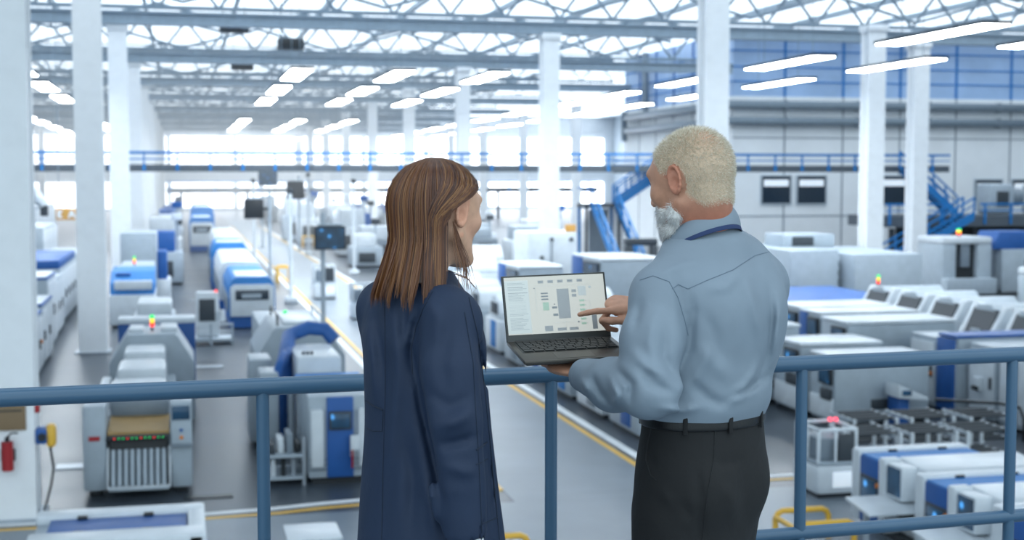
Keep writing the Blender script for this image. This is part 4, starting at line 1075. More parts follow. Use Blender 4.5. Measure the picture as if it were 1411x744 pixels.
class Field:
    def __init__(s, lo, hi, h):
        s.lo, s.h = np.array(lo, np.float32), h
        s.n = [int(math.ceil((b - a) / h)) + 1 for a, b in zip(lo, hi)]
        s.ax = [(s.lo[i] + h * np.arange(s.n[i])).astype(np.float32) for i in range(3)]
        s.D = np.full(s.n, 0.2, np.float32)
    def sl(s, lo, hi):
        out = []
        for i in range(3):
            a = max(0, int((lo[i] - s.lo[i]) / s.h) - 1); b = min(s.n[i], int((hi[i] - s.lo[i]) / s.h) + 3)
            if b <= a: return None
            out.append(slice(a, b))
        return tuple(out)
    def grid(s, q):
        return s.ax[0][q[0]][:, None, None], s.ax[1][q[1]][None, :, None], s.ax[2][q[2]][None, None, :]
    def comb(s, q, d, k, mode='u'):
        A = s.D[q]
        if mode == 'u':
            hh = np.clip(0.5 + 0.5 * (A - d) / k, 0, 1)
            s.D[q] = A + (d - A) * hh - k * hh * (1 - hh)
        elif mode == 's':
            hh = np.clip(0.5 - 0.5 * (A + d) / k, 0, 1)
            s.D[q] = A + (-d - A) * hh + k * hh * (1 - hh)
        elif mode == 'i':
            hh = np.clip(0.5 - 0.5 * (A - d) / k, 0, 1)
            s.D[q] = A + (d - A) * hh + k * hh * (1 - hh)
    def cone(s, a, b, ra, rb, k=0.01, mode='u'):
        a, b = np.asarray(a, np.float32), np.asarray(b, np.float32)
        m = max(ra, rb) + 2.5 * k + 0.02
        q = s.sl(np.minimum(a, b) - m, np.maximum(a, b) + m)
        if q is None: return
        X, Y, Z = s.grid(q); d = b - a; L = float(d @ d) + 1e-9
        t = np.clip(((X - a[0]) * d[0] + (Y - a[1]) * d[1] + (Z - a[2]) * d[2]) / L, 0, 1)
        D = np.sqrt((X - a[0] - t * d[0]) ** 2 + (Y - a[1] - t * d[1]) ** 2 + (Z - a[2] - t * d[2]) ** 2) - (ra + (rb - ra) * t)
        s.comb(q, D, k, mode)
    def chain(s, pts, rs, k=0.01):
        for i in range(len(pts) - 1): s.cone(pts[i], pts[i + 1], rs[i], rs[i + 1], k)
    def ell(s, c, r, R=None, k=0.01, mode='u'):
        c = np.asarray(c, np.float32); m = max(r) + 2.5 * k + 0.02
        q = s.sl(c - m, c + m)
        if q is None: return
        X, Y, Z = s.grid(q); X = X - c[0]; Y = Y - c[1]; Z = Z - c[2]
        if R is None: R = np.eye(3, dtype=np.float32)
        k0 = 0; k1 = 0
        for i in range(3):
            u = X * R[i][0] + Y * R[i][1] + Z * R[i][2]
            k0 = k0 + (u / r[i]) ** 2; k1 = k1 + (u / r[i] ** 2) ** 2
        k0 = np.sqrt(k0); k1 = np.sqrt(k1) + 1e-6
        s.comb(q, k0 * (k0 - 1) / k1, k, mode)
    def loft(s, lev, yaw, k=0.02, pw=2.0):
        """stack of rotated ellipses: (z,cx,cy,a,b)"""
        L = np.array(lev, np.float32); L = L[np.argsort(L[:, 0])]
        zs = np.linspace(L[0, 0], L[-1, 0], 90)
        def cr(col):
            m = np.gradient(L[:, col], L[:, 0]); out = []
            for z in zs:
                i = min(max(np.searchsorted(L[:, 0], z) - 1, 0), len(L) - 2)
                hh = L[i + 1, 0] - L[i, 0]; t = (z - L[i, 0]) / hh
                out.append((2 * t ** 3 - 3 * t ** 2 + 1) * L[i, col] + (t ** 3 - 2 * t ** 2 + t) * hh * m[i] + (-2 * t ** 3 + 3 * t ** 2) * L[i + 1, col] + (t ** 3 - t ** 2) * hh * m[i + 1])
            return np.array(out)
        C = [cr(i) for i in range(1, 5)]
        mm = L[:, 3:5].max() + 0.06
        q = s.sl((L[:, 1].min() - mm, L[:, 2].min() - mm, L[0, 0] - 0.05), (L[:, 1].max() + mm, L[:, 2].max() + mm, L[-1, 0] + 0.05))
        X, Y, Z = s.grid(q); zz = np.clip(Z, L[0, 0], L[-1, 0])
        cx, cy, a, b = [np.interp(zz, zs, c).astype(np.float32) for c in C]
        ca, sa = math.cos(yaw), math.sin(yaw)
        u = (X - cx) * ca + (Y - cy) * sa; v = -(X - cx) * sa + (Y - cy) * ca
        k0 = ((np.abs(u) / a) ** pw + (np.abs(v) / b) ** pw) ** (1 / pw)
        k1 = np.sqrt((u / a ** 2) ** 2 + (v / b ** 2) ** 2) + 1e-4
        d = k0 * (k0 - 1) / k1
        d = np.clip(d, -0.15, 0.3)
        d = np.maximum(d, np.maximum(L[0, 0] - Z, Z - L[-1, 0]))
        s.comb(q, d, k)
    def cut(s, n, p, k=0.004):
        """remove everything on the +n side of the plane through p"""
        q = (slice(None),) * 3; X, Y, Z = s.grid(q); n = unit(n)
        d = (X - p[0]) * n[0] + (Y - p[1]) * n[1] + (Z - p[2]) * n[2]
        s.comb(q, d, k, 'i')
    def fold(s, pts, wd, amp, yr=None):
        """soft ridge (amp>0) or crease (amp<0) in the cloth along a line, on the side facing the gallery"""
        P = np.array(pts, np.float32)
        X, Y, Z = s.ax[0][:, None, None], s.ax[1][None, :, None], s.ax[2][None, None, :]
        yy = np.maximum(Y, 0.5)
        # perspective position of every cell, level frame then pitch
        f = yy; up = Z - EYE
        dd = f * CP - up * SP; uu = f * SP + up * CP
        sx = 705.5 + F_PX * X / dd; sy = 372.0 - F_PX * uu / dd
        best = np.full(s.n, 1e9, np.float32); par = np.zeros(s.n, np.float32)
        ns = len(P) - 1
        for i in range(len(P) - 1):
            a, b = P[i], P[i + 1]; d = b - a; L = float(d @ d) + 1e-6
            t = np.clip(((sx - a[0]) * d[0] + (sy - a[1]) * d[1]) / L, 0, 1)
            dd2 = (sx - a[0] - t * d[0]) ** 2 + (sy - a[1] - t * d[1]) ** 2
            mk = dd2 < best; par = np.where(mk, (i + t) / ns, par); best = np.minimum(best, dd2)
        g = amp * np.exp(-best / (wd * wd)) * np.clip(np.minimum(par, 1 - par) * 2.6 + .1, 0, 1)
        if yr is not None: g = g * np.clip((yr - Y) / 0.04, 0, 1)
        s.D -= g
    def noise(s, amp, scale, seed=0, stretch=(1, 1, 1)):
        r = np.random.default_rng(seed)
        X, Y, Z = s.ax[0][:, None, None], s.ax[1][None, :, None], s.ax[2][None, None, :]
        g = np.zeros(s.n, np.float32)
        for i in range(7):
            k = r.normal(size=3) * scale / np.array(stretch); ph = r.uniform(0, 6.28)
            g += np.sin(X * k[0] + Y * k[1] + Z * k[2] + ph).astype(np.float32)
        s.D += amp * g / 3
    def mesh(s, smooth=2):
        """naive surface nets"""
        D = s.D; sg = D < 0
        c = np.zeros([m - 1 for m in s.n], np.uint8)
        for dx in (0, 1):
            for dy in (0, 1):
                for dz in (0, 1):
                    c += sg[dx:dx + s.n[0] - 1, dy:dy + s.n[1] - 1, dz:dz + s.n[2] - 1]
        act = np.argwhere((c > 0) & (c < 8))
        idx = np.full(c.shape, -1, np.int32); idx[act[:, 0], act[:, 1], act[:, 2]] = np.arange(len(act))
        acc = np.zeros((len(act), 3), np.float32); cnt = np.zeros(len(act), np.float32)
        corners = [(i, j, k) for i in (0, 1) for j in (0, 1) for k in (0, 1)]
        val = {o: D[act[:, 0] + o[0], act[:, 1] + o[1], act[:, 2] + o[2]] for o in corners}
        for o in corners:
            for ax in range(3):
                if o[ax] == 1: continue
                p = list(o); p[ax] = 1; p = tuple(p)
                va, vb = val[o], val[p]; m = (va < 0) != (vb < 0)
                t = np.where(m, va / (va - vb + 1e-12), 0)
                pos = np.tile(np.array(o, np.float32), (len(act), 1)); pos[:, ax] += t
                acc[m] += pos[m]; cnt[m] += 1
        V = s.lo + s.h * (act + acc / cnt[:, None])
        F = []
        for ax in range(3):
            b, c2 = [(1, 2), (2, 0), (0, 1)][ax]
            s0 = [slice(None)] * 3; s1 = [slice(None)] * 3
            s0[ax] = slice(0, s.n[ax] - 1); s1[ax] = slice(1, s.n[ax])
            for o in (b, c2):
                s0[o] = slice(1, s.n[o] - 1); s1[o] = slice(1, s.n[o] - 1)
            A = sg[tuple(s0)]; B = sg[tuple(s1)]
            e = np.argwhere(A != B)
            if not len(e): continue
            fl = A[e[:, 0], e[:, 1], e[:, 2]]
            e[:, b] += 1; e[:, c2] += 1
            def I(db, dc):
                g = e.copy(); g[:, b] -= db; g[:, c2] -= dc
                return idx[g[:, 0], g[:, 1], g[:, 2]]
            qd = np.stack([I(1, 1), I(0, 1), I(0, 0), I(1, 0)], 1)
            qd[~fl] = qd[~fl][:, ::-1]
            F.append(qd)
        F = np.concatenate(F)
        for _ in range(smooth):
            su = np.zeros_like(V); ct = np.zeros(len(V), np.float32)
            for i in range(4):
                a, b = F[:, i], F[:, (i + 1) % 4]
                np.add.at(su, a, V[b]); np.add.at(su, b, V[a]); np.add.at(ct, a, 1); np.add.at(ct, b, 1)
            V = V * 0.5 + 0.5 * su / np.maximum(ct, 1)[:, None]
        return V, F

def np_mesh(name, V, F, base, m, smooth=True):
    me = bpy.data.meshes.new(name)
    V = np.asarray(V, np.float32) - np.asarray(base, np.float32); F = np.asarray(F, np.int32)
    n = F.shape[1]
    me.vertices.add(len(V)); me.vertices.foreach_set('co', V.ravel())
    me.loops.add(F.size); me.loops.foreach_set('vertex_index', F.ravel())
    me.polygons.add(len(F)); me.polygons.foreach_set('loop_start', np.arange(0, F.size, n, dtype=np.int32))
    me.update(calc_edges=True); me.validate()
    if smooth: me.polygons.foreach_set('use_smooth', np.ones(len(me.polygons), bool))
    me.materials.append(MATS[m] if isinstance(m, str) else m)
    return me

def col_attr(me, name, cols):
    at = me.color_attributes.new(name, 'FLOAT_COLOR', 'POINT')
    c = np.ones((len(cols), 4), np.float32); c[:, :3] = cols
    at.data.foreach_set('color', c.ravel())

def attr_mat(name, rough=0.5, sss=0.0, bump=0.0, bscale=300.0, spec=0.5, sheen=0.0, var=0.0, vscale=60.0):
    m = bpy.data.materials.new(name); m.use_nodes = True
    nt = m.node_tree; b = nt.nodes['Principled BSDF']
    at = nt.nodes.new('ShaderNodeAttribute'); at.attribute_name = 'tint'
    src = at.outputs['Color']
    tc = nt.nodes.new('ShaderNodeTexCoord')
    if var:
        nz = nt.nodes.new('ShaderNodeTexNoise'); nz.inputs['Scale'].default_value = vscale; nz.inputs['Detail'].default_value = 5
        nt.links.new(tc.outputs['Object'], nz.inputs['Vector'])
        mr = nt.nodes.new('ShaderNodeMapRange'); mr.inputs[1].default_value = 0.3; mr.inputs[2].default_value = 0.7
        mr.inputs[3].default_value = 1 - var; mr.inputs[4].default_value = 1 + var
        nt.links.new(nz.outputs['Fac'], mr.inputs[0])
        mx = nt.nodes.new('ShaderNodeMix'); mx.data_type = 'RGBA'; mx.blend_type = 'MULTIPLY'; mx.inputs['Factor'].default_value = 1
        nt.links.new(src, mx.inputs['A']); nt.links.new(mr.outputs[0], mx.inputs['B']); src = mx.outputs['Result']
    nt.links.new(src, b.inputs['Base Color'])
    b.inputs['Roughness'].default_value = rough
    b.inputs['Specular IOR Level'].default_value = spec
    if sss:
        b.inputs['Subsurface Weight'].default_value = sss
        b.inputs['Subsurface Radius'].default_value = (0.012, 0.005, 0.003)
        b.inputs['Subsurface Scale'].default_value = 0.6
    if bump:
        n2 = nt.nodes.new('ShaderNodeTexNoise'); n2.inputs['Scale'].default_value = bscale; n2.inputs['Detail'].default_value = 3
        nt.links.new(tc.outputs['Object'], n2.inputs['Vector'])
        bp = nt.nodes.new('ShaderNodeBump'); bp.inputs['Strength'].default_value = bump; bp.inputs['Distance'].default_value = 0.001
        nt.links.new(n2.outputs['Fac'], bp.inputs['Height']); nt.links.new(bp.outputs['Normal'], b.inputs['Normal'])
    MATS[name] = m
    return m
attr_mat('skin', 0.48, 0.0, 0.25, 350, 0.4, var=0.07, vscale=70)
attr_mat('strand', 0.38, 0.0, 0, 1, 0.5)
def cloth_mat(name, col, rough=0.75, wscale=900.0, wr=0.35, sheen=0.0):
    m = mat(name, col, rough, var=0.05, scale=9)
    nt = m.node_tree; b = nt.nodes['Principled BSDF']
    tc = nt.nodes.new('ShaderNodeTexCoord')
    n2 = nt.nodes.new('ShaderNodeTexNoise'); n2.inputs['Scale'].default_value = wscale
    n3 = nt.nodes.new('ShaderNodeTexNoise'); n3.inputs['Scale'].default_value = 16; n3.inputs['Detail'].default_value = 3; n3.inputs['Distortion'].default_value = 0.6
    for x in (n2, n3): nt.links.new(tc.outputs['Object'], x.inputs['Vector'])
    b1 = nt.nodes.new('ShaderNodeBump'); b1.inputs['Strength'].default_value = 0.12; b1.inputs['Distance'].default_value = 0.001
    b2 = nt.nodes.new('ShaderNodeBump'); b2.inputs['Strength'].default_value = wr; b2.inputs['Distance'].default_value = 0.012
    nt.links.new(n2.outputs['Fac'], b1.inputs['Height']); nt.links.new(n3.outputs['Fac'], b2.inputs['Height'])
    nt.links.new(b2.outputs['Normal'], b1.inputs['Normal']); nt.links.new(b1.outputs['Normal'], b.inputs['Normal'])
    b.inputs['Sheen Weight'].default_value = sheen
    return m
cloth_mat('shirt_cloth', '#7b8996', 0.62, 1200, 0.10)
cloth_mat('trouser_cloth', '#18191b', 0.85, 900, 0.18)
cloth_mat('coat_cloth', '#112540', 0.72, 900, 0.16)
cloth_mat('cuff_cloth', '#d9dde0', 0.7, 900, 0.2)
mat('lanyard_cloth', '#22355c', 0.8)
mat('belt_leather', '#0d0e10', 0.4, bump=0.2, bscale=300)
mat('shoe_leather', '#1a1613', 0.35)
mat('seam_shirt', '#667686', 0.7)
mat('seam_coat', '#101f33', 0.8)
mat('seam_trouser', '#1c1e20', 0.8)
mat('navy_trouser', '#20242c', 0.8)

def person_root(label, x, y):
    o = bpy.data.objects.new('person', None); COL.objects.link(o)
    o.empty_display_size = 0.2
    o.location = gp(x, y, 0); o.rotation_euler = (0, 0, -YAW)
    tag(o, label, 'person')
    return o, V3(x, y, 0)

def head_frame(yaw_left, down):
    """rows: right, face, up"""
    a, d = math.radians(yaw_left), math.radians(down)
    f = np.array([-math.sin(a) * math.cos(d), math.cos(a) * math.cos(d), -math.sin(d)], np.float32)
    r = np.array([math.cos(a), math.sin(a), 0], np.float32)
    u = np.cross(r, f)
    return np.stack([r, f, u]).astype(np.float32)

def head(fd, C, R, s, male):
    P = lambda x, y, z: C + s * (x * R[0] + y * R[1] + z * R[2])
    E = lambda c, r, k, mode='u', RR=R: fd.ell(P(*c), [v * s for v in r], RR, k * s, mode)
    E((0, -.014, .022), (.078, .099, .094), .01)
    E((0, .03, .012), (.068, .072, .078), .03)                 # forehead / mid face
    E((0, .035, -.055), (.056, .058, .068), .03)               # jaw block
    for sx in (-1, 1):
        fd.cone(P(sx * .058, -.002, -.055), P(sx * .026, .072, -.106), .020 * s, .018 * s, .022 * s)   # jaw line
        E((sx * .043, .062, -.022), (.024, .026, .022), .02)   # cheek bone
    E((0, .080, -.108), (.026, .020, .017), .022)              # chin
    E((0, .086, .033), (.05, .014, .012), .02)                 # brow
    for sx in (-1, 1):
        E((sx * .032, .101, .012), (.017, .014, .012), .014, 's')
        E((sx * .032, .079, .011), (.0135, .0135, .0125), .004)
        fd.cone(P(sx * .016, .094, .019), P(sx * .046, .083, .017), .0035 * s, .003 * s, .006 * s)      # upper lid
    fd.cone(P(0, .096, .018), P(0, .117, -.03), .0085 * s, .0115 * s, .014 * s)                          # nose
    for sx in (-1, 1): E((sx * .012, .105, -.034), (.0085, .010, .008), .008)
    E((0, .092, -.060), (.026, .012, .0065), .008); E((0, .091, -.072), (.022, .012, .0068), .008)
    E((0, .104, -.066), (.024, .006, .0018), .004, 's')
    # ears
    for sx in (-1, 1):
        a = math.radians(24)
        eo = unit(sx * math.cos(a) * R[0] - math.sin(a) * R[1]) ; ef = unit(np.cross(eo, R[2])) * (1 if True else 1)
        c = P(sx * .080, -.012, -.004)
        RE = np.stack([eo, ef, R[2]])
        fd.ell(c, [.0045 * s, .016 * s, .030 * s], RE, .008 * s)
        ring = []
        for t in np.linspace(-0.5 * math.pi, 1.22 * math.pi, 12):
            yy = .016 * math.cos(t) * (-1); zz = .031 * math.sin(t) + .002
            ring.append(C * 0 + c + s * (eo * (.006) - R[1] * (.016 * math.cos(t) * 1.0) * -1 * -1 + R[2] * zz))
        fd.chain(ring, [.0042 * s] * 12, .003 * s)
        fd.ell(c + s * (-.024 * R[2] + .003 * R[1] + .002 * eo), [.006 * s, .009 * s, .010 * s], RE, .006 * s)
        fd.ell(c + s * (.006 * eo + .002 * R[1] - .004 * R[2]), [.006 * s, .008 * s, .012 * s], RE, .005 * s, 's')
    return P

def hand(fd, W, a, n, t, curls, thumb, s=1.0, spread=0.06):
    """W wrist, a towards fingers, n back of the hand, t thumb side; curls: per finger three joint angles (deg)"""
    a, n, t = unit(a), unit(n), unit(t); R = np.stack([t, a, n])
    fd.ell(W + .052 * s * a, [.040 * s, .052 * s, .0145 * s], R, .008)
    fd.ell(W + .07 * s * a, [.042 * s, .032 * s, .0135 * s], R, .008)
    fd.ell(W + .03 * s * a + .022 * s * t - .008 * s * n, [.02 * s, .034 * s, .016 * s], R, .01)
    LEN = ((.044, .026, .021), (.048, .030, .022), (.044, .027, .021), (.034, .021, .019))
    for i, off in enumerate((.029, .010, -.010, -.028)):
        p = W + s * (.086 - (0.004, 0, .003, .010)[i]) * a + s * off * t
        ang = 0; r = (.0092, .0094, .009, .008)[i] * s
        fd.cone(W + s * .05 * a + s * off * .8 * t, p, r * 1.15, r * 1.12, .008)
        for j in range(3):
            ang += math.radians(curls[i][j])
            d = unit(math.cos(ang) * a - math.sin(ang) * n + spread * (1.5 - i) * .5 * t)
            q2 = p + LEN[i][j] * s * d
            fd.cone(p, q2, r, r * .90, .0035)
            p = q2; r *= .90
    p = W + s * (.022 * a + .028 * t - .006 * n); r = .0125 * s
    for L, v in zip((.042, .032, .026), thumb):
        d = unit(v[0] * t + v[1] * a + v[2] * n)
        q2 = p + L * s * d; fd.cone(p, q2, r, r * .88, .006); p = q2; r *= .88
    return p

def spikes(P0, N0, L, r, base, cols, bend=None, nseg=1):
    """little tapered hairs, three-sided"""
    n = len(P0); N0 = N0 / np.linalg.norm(N0, axis=1, keepdims=True)
    up = np.where(np.abs(N0[:, 2:3]) < 0.9, np.array([[0, 0, 1.]]), np.array([[1., 0, 0]]))
    A = np.cross(N0, up); A /= np.linalg.norm(A, axis=1, keepdims=True); B = np.cross(N0, A)
    V = []; 
    for k in range(3):
        an = 2 * math.pi * k / 3
        V.append(P0 + (A * math.cos(an) + B * math.sin(an)) * r[:, None])
    V.append(P0 + N0 * L[:, None])
    V = np.stack(V, 1).reshape(-1, 3)
    i = np.arange(n)[:, None] * 4
    F = np.concatenate([i + [0, 1, 3], i + [1, 2, 3], i + [2, 0, 3]])
    return V, F, np.repeat(cols, 4, 0)

def vnormals(V, F):
    N = np.zeros_like(V)
    fn = np.cross(V[F[:, 2]] - V[F[:, 0]], V[F[:, 3]] - V[F[:, 1]])
    for i in range(4): np.add.at(N, F[:, i], fn)
    return N / (np.linalg.norm(N, axis=1, keepdims=True) + 1e-12)

from mathutils.bvhtree import BVHTree
def ray_path(objs_vf, pxs, off=0.0, step=4.0):
    """points where the lines of sight through photo points meet a surface, used to lay seams on cloth"""
    V, F = objs_vf
    bvh = BVHTree.FromPolygons([tuple(v) for v in V.tolist()], F.tolist())
    out = []
    for i in range(len(pxs) - 1):
        a, b = np.array(pxs[i], float), np.array(pxs[i + 1], float)
        m = max(1, int(np.hypot(*(b - a)) / step))
        for j in range(m + (i == len(pxs) - 2)):
            p = a + (b - a) * j / m
            d = from_px(p[0], p[1], 1.0) - V3(0, 0, EYE)
            h = bvh.ray_cast(Vector((0, 0, EYE)), Vector(d.tolist()))
            if h[0] is not None: out.append(h[0] + h[1] * off)
    return out

def seam(name, vf, pxs, r, m, root, base, off=0.0005):
    pts = ray_path(vf, pxs, off)
    if len(pts) < 2: return
    b = Vector(base.tolist())
    return obj(name, path_mesh([p - b for p in pts], r, m, 6), None, root)

def band(name, fn, nu, nv, thick, m, root, base, closed=True):
    """thin sheet fn(u,v) with thickness, u around, v across"""
    V = np.array([fn(i / (nu if closed else nu - 1), j / (nv - 1)) for i in range(nu) for j in range(nv)], np.float32)
    F = []
    for i in range(nu if closed else nu - 1):
        for j in range(nv - 1):
            i2 = (i + 1) % nu
            F.append((i * nv + j, i2 * nv + j, i2 * nv + j + 1, i * nv + j + 1))
    me = np_mesh(name, V, np.array(F), base, m)
    o = obj(name, me, None, root)
    md = o.modifiers.new('solid', 'SOLIDIFY'); md.thickness = thick; md.offset = 0
    sd = o.modifiers.new('sub', 'SUBSURF'); sd.levels = 1; sd.render_levels = 1
    return o

# ================================================================ THE MAN
man, MB_ = person_root('man in light blue shirt and dark trousers holding the laptop and pointing at it', 0.46, 3.27)
mf = unit((-.688, .725, 0)); ml = unit((-.725, -.688, 0))     # facing, his left
TY = math.atan2(-ml[1], -ml[0])                                # yaw of the right-left axis
SHL, ELL, WRL = V3(.345, 3.155, 1.385), V3(.302, 3.045, 1.192), V3(.168, 3.285, 1.184)
SHR, ELR, WRR = V3(.612, 3.40, 1.40), V3(.545, 3.62, 1.20), V3(.335, 3.465, 1.335)
HC = V3(.423, 3.255, 1.652); HR = head_frame(46, 13)
bf = Field((.0, 2.95, 1.02), (.72, 3.72, 1.80), .0032)
hp = head(bf, HC, HR, 1.0, True)
NB = V3(.462, 3.275, 1.47)
bf.cone(HC + HR[1] * -.035 + HR[2] * -.05, NB, .060, .058, .02)
bf.cone(HC + HR[1] * .005 + HR[2] * -.07, NB + mf * .02, .045, .05, .03)
bf.loft([(1.03, .455, 3.26, .145, .095), (1.2, .46, 3.26, .15, .105), (1.36, .472, 3.265, .17, .105), (1.44, .475, 3.27, .15, .08), (1.5, .468, 3.275, .08, .06)], TY, .02)
bf.chain([NB + V3(0, 0, -.05), SHL, ELL, WRL], [.06, .05, .04, .026], .03)
bf.chain([NB + V3(0, 0, -.05), SHR, ELR, WRR], [.06, .05, .04, .026], .03)
# pointing right hand, supporting left hand
hand(bf, WRR, (-.98, -.10, .03), (.0, -.42, .90), (.0, -.90, -.42), ((2, 8, 5), (58, 70, 40), (66, 75, 45), (70, 75, 45)),
     ((.45, .85, -.30), (.05, .99, -.05), (-.12, .99, .02)), 0.97)
LHA, LHN = unit((-.60, .79, .13)), unit((-.06, .12, -1))
LHT = unit(np.cross(LHN, LHA))
hand(bf, WRL + V3(-.004, .004, .002), LHA, LHN, LHT, ((6, 6, 6), (4, 6, 6), (4, 6, 6), (6, 8, 8)), ((.6, .8, .15), (.3, .95, .1), (.2, .97, .05)), 0.98)
V, F = bf.mesh(1)
loc = (V - HC) @ HR.T
cols = np.tile(np.array(lin('#b98970')[:3], np.float32), (len(V), 1))
ishead = np.linalg.norm(V - HC, axis=1) < .19
red = np.array(lin('#a9654f')[:3]); 
neckm = np.clip((-.045 - loc[:, 2]) / .06, 0, 1) * ishead
earm = (np.abs(loc[:, 0]) > .078) * (np.abs(loc[:, 1] + .012) < .03) * ishead
cols = cols + (red - cols) * np.clip(neckm * .8 + earm * .6, 0, 1)[:, None]
def eye_white(loc_, cols_):
    for sx in (-1, 1):
        d = np.linalg.norm(loc_ - np.array([sx * .032, .079, .011]), axis=1)
        m = (d < .0146) & (loc_[:, 1] > .084) & (np.abs(loc_[:, 2] - .011) < .0062)
        cols_[m] = np.array(lin('#d9d6d2')[:3])
    return cols_
cols = eye_white(loc, cols)
def man_hair_mask(p):
    x, y, z = p[:, 0], p[:, 1], p[:, 2]
    line = np.interp(y, [-.12, -.06, -.03, -.005, .012, .03, .05, .08, .12], [-.075, -.082, -.05, -.01, .012, .015, .050, .082, .085])
    m = np.clip((z - line) / .016, 0, 1)
    near_ear = ((y + .012) / .024) ** 2 + ((z + .004) / .038) ** 2 < 1
    m[near_ear & (np.abs(x) > .06)] = 0
    return m
hm = man_hair_mask(loc) * ishead * (np.abs(loc[:, 0]) < .0825)
crown = np.exp(-(((loc[:, 0] + .01) / .035) ** 2 + ((loc[:, 1] + .07) / .035) ** 2 + ((loc[:, 2] - .075) / .035) ** 2))
scalp = np.array(lin('#c9b79d')[:3]); pink = np.array(lin('#c0937a')[:3])
sc = scalp[None] + (pink - scalp)[None] * np.clip(crown * 1.1, 0, 1)[:, None]
cols = cols + (sc - cols) * (hm * .75)[:, None]
me = np_mesh('body', V, F, MB_, 'skin'); col_attr(me, 'tint', cols)
obj('body', me, None, man)
N = vnormals(V, F)
# cropped hair
cand = np.where(hm > .05)[0]
pick = rng.choice(cand, 15000); pick = pick[rng.random(len(pick)) < hm[pick] * (1 - .55 * crown[pick])]
P0 = V[pick] + rng.normal(0, .0012, (len(pick), 3)); 
flow = (-.5 * HR[1] - .5 * HR[2])[None] + rng.normal(0, .35, (len(pick), 3))
top = np.clip((loc[pick, 2] - .02) / .08, 0, 1)
Nn = N[pick] * (.75 + .3 * top[:, None]) + flow * .75
L = (.006 + .006 * top) * rng.uniform(.6, 1.3, len(pick))
hc = np.array([lin(c)[:3] for c in ('#e6dcc8', '#d6c9b0', '#f0e8da', '#c8baa0')])[rng.integers(0, 4, len(pick))]
vv, ff, cc = spikes(P0, Nn, L, np.full(len(pick), .00055), MB_, hc)
me = np_mesh('hair', vv, ff, MB_, 'strand', False); col_attr(me, 'tint', cc); tag(obj('hair', me, None, man), 'short pale blond-grey cropped hair')
# beard: base volume and hairs
bd = Field(HC - .17, HC + .17, .0035)
PB = lambda x, y, z: HC + x * HR[0] + y * HR[1] + z * HR[2]
for sx in (-1, 1):
    bd.chain([PB(sx * .062, .012, -.062), PB(sx * .058, .020, -.078), PB(sx * .036, .048, -.110), PB(0, .066, -.124)], [.008, .014, .021, .024], .012)
    bd.chain([PB(sx * .060, .022, -.062), PB(sx * .045, .056, -.070), PB(sx * .028, .074, -.078)], [.009, .013, .013], .014)
    bd.cone(PB(sx * .024, .086, -.05), PB(sx * .032, .068, -.11), .009, .018, .014)
bd.ell(PB(0, .080, -.112), [.030, .022, .022], HR, .012)
bd.cone(PB(0, .092, -.050), PB(0, .094, -.052), .010, .010, .012)
bd.cone(PB(0, .064, -.122), PB(0, .054, -.145), .027, .016, .015)
bd.noise(.0016, 190, 3)
BV, BF = bd.mesh(1)
me = np_mesh('beard', BV, BF, MB_, 'skin'); col_attr(me, 'tint', np.tile(np.array(lin('#f2f0ec')[:3]), (len(BV), 1)))
beard = obj('beard', me, None, man); tag(beard, 'full white grey beard')
BN = vnormals(BV, BF)
pick = rng.integers(0, len(BV), 9000)
fl = -HR[2][None] * .9 + HR[1][None] * .25 + rng.normal(0, .35, (len(pick), 3))
hc = np.array([lin(c)[:3] for c in ('#fbfaf8', '#efece8', '#ffffff', '#dcd8d2')])[rng.integers(0, 4, len(pick))]
vv, ff, cc = spikes(BV[pick], BN[pick] * .8 + fl * .8, rng.uniform(.006, .016, len(pick)), np.full(len(pick), .0006), MB_, hc)
me = np_mesh('beard_hairs', vv, ff, MB_, 'strand', False); col_attr(me, 'tint', cc); obj('beard_hairs', me, None, beard)
# eyebrows
for sx in (-1, 1):
    n_ = 130; tt = rng.random(n_)
    pb = np.array([PB(sx * (.014 + .036 * u), .1005 - .030 * u ** 2 - .002, .033 + .006 * math.sin(u * 3) + rng.normal(0, .002)) for u in tt])
    vv, ff, cc = spikes(pb, np.tile(HR[1] * .4 + sx * HR[0] * .8, (n_, 1)) + rng.normal(0, .2, (n_, 3)), np.full(n_, .009), np.full(n_, .0006), MB_, np.tile(np.array(lin('#cfc6b4')[:3]), (n_, 1)))
    me = np_mesh('eyebrow', vv, ff, MB_, 'strand', False); col_attr(me, 'tint', cc); obj('eyebrow', me, None, man)
# eyes: the visible dark iris
for sx in (-1, 1):
    c = PB(sx * .033, .0915, .011)
    me = tube_mesh(Vector((c - MB_).tolist()), Vector((c + HR[1] * .0022 - MB_).tolist()), .006, 'dark', 12); obj('iris', me, None, man)

# shirt
sf = Field((.02, 2.90, 1.03), (.76, 3.78, 1.60), .0046)
sf.loft([(1.055, .456, 3.262, .150, .112), (1.085, .456, 3.262, .166, .126), (1.12, .457, 3.262, .181, .140), (1.20, .461, 3.262, .185, .142), (1.28, .466, 3.264, .193, .143), (1.36, .472, 3.266, .200, .138), (1.42, .474, 3.270, .186, .122), (1.47, .472, 3.272, .143, .103), (1.515, .463, 3.273, .101, .093), (1.538, .461, 3.272, .074, .073)], TY, .02)
sf.ell(V3(.46, 3.27, 1.33) - mf * .06 - ml * .09, [.085, .085, .13], None, .05)      # right shoulder blade
sf.ell(V3(.47, 3.27, 1.35) - mf * .06 + ml * .05, [.08, .08, .11], None, .05)
sf.chain([NB + V3(-.01, -.01, .0), SHL + V3(0, 0, .0)], [.060, .068], .05)
sf.chain([NB + V3(.01, .01, .0), (NB + SHR) / 2 + V3(.0, .0, .004), SHR + V3(-.012, 0, -.008)], [.062, .068, .068], .06)
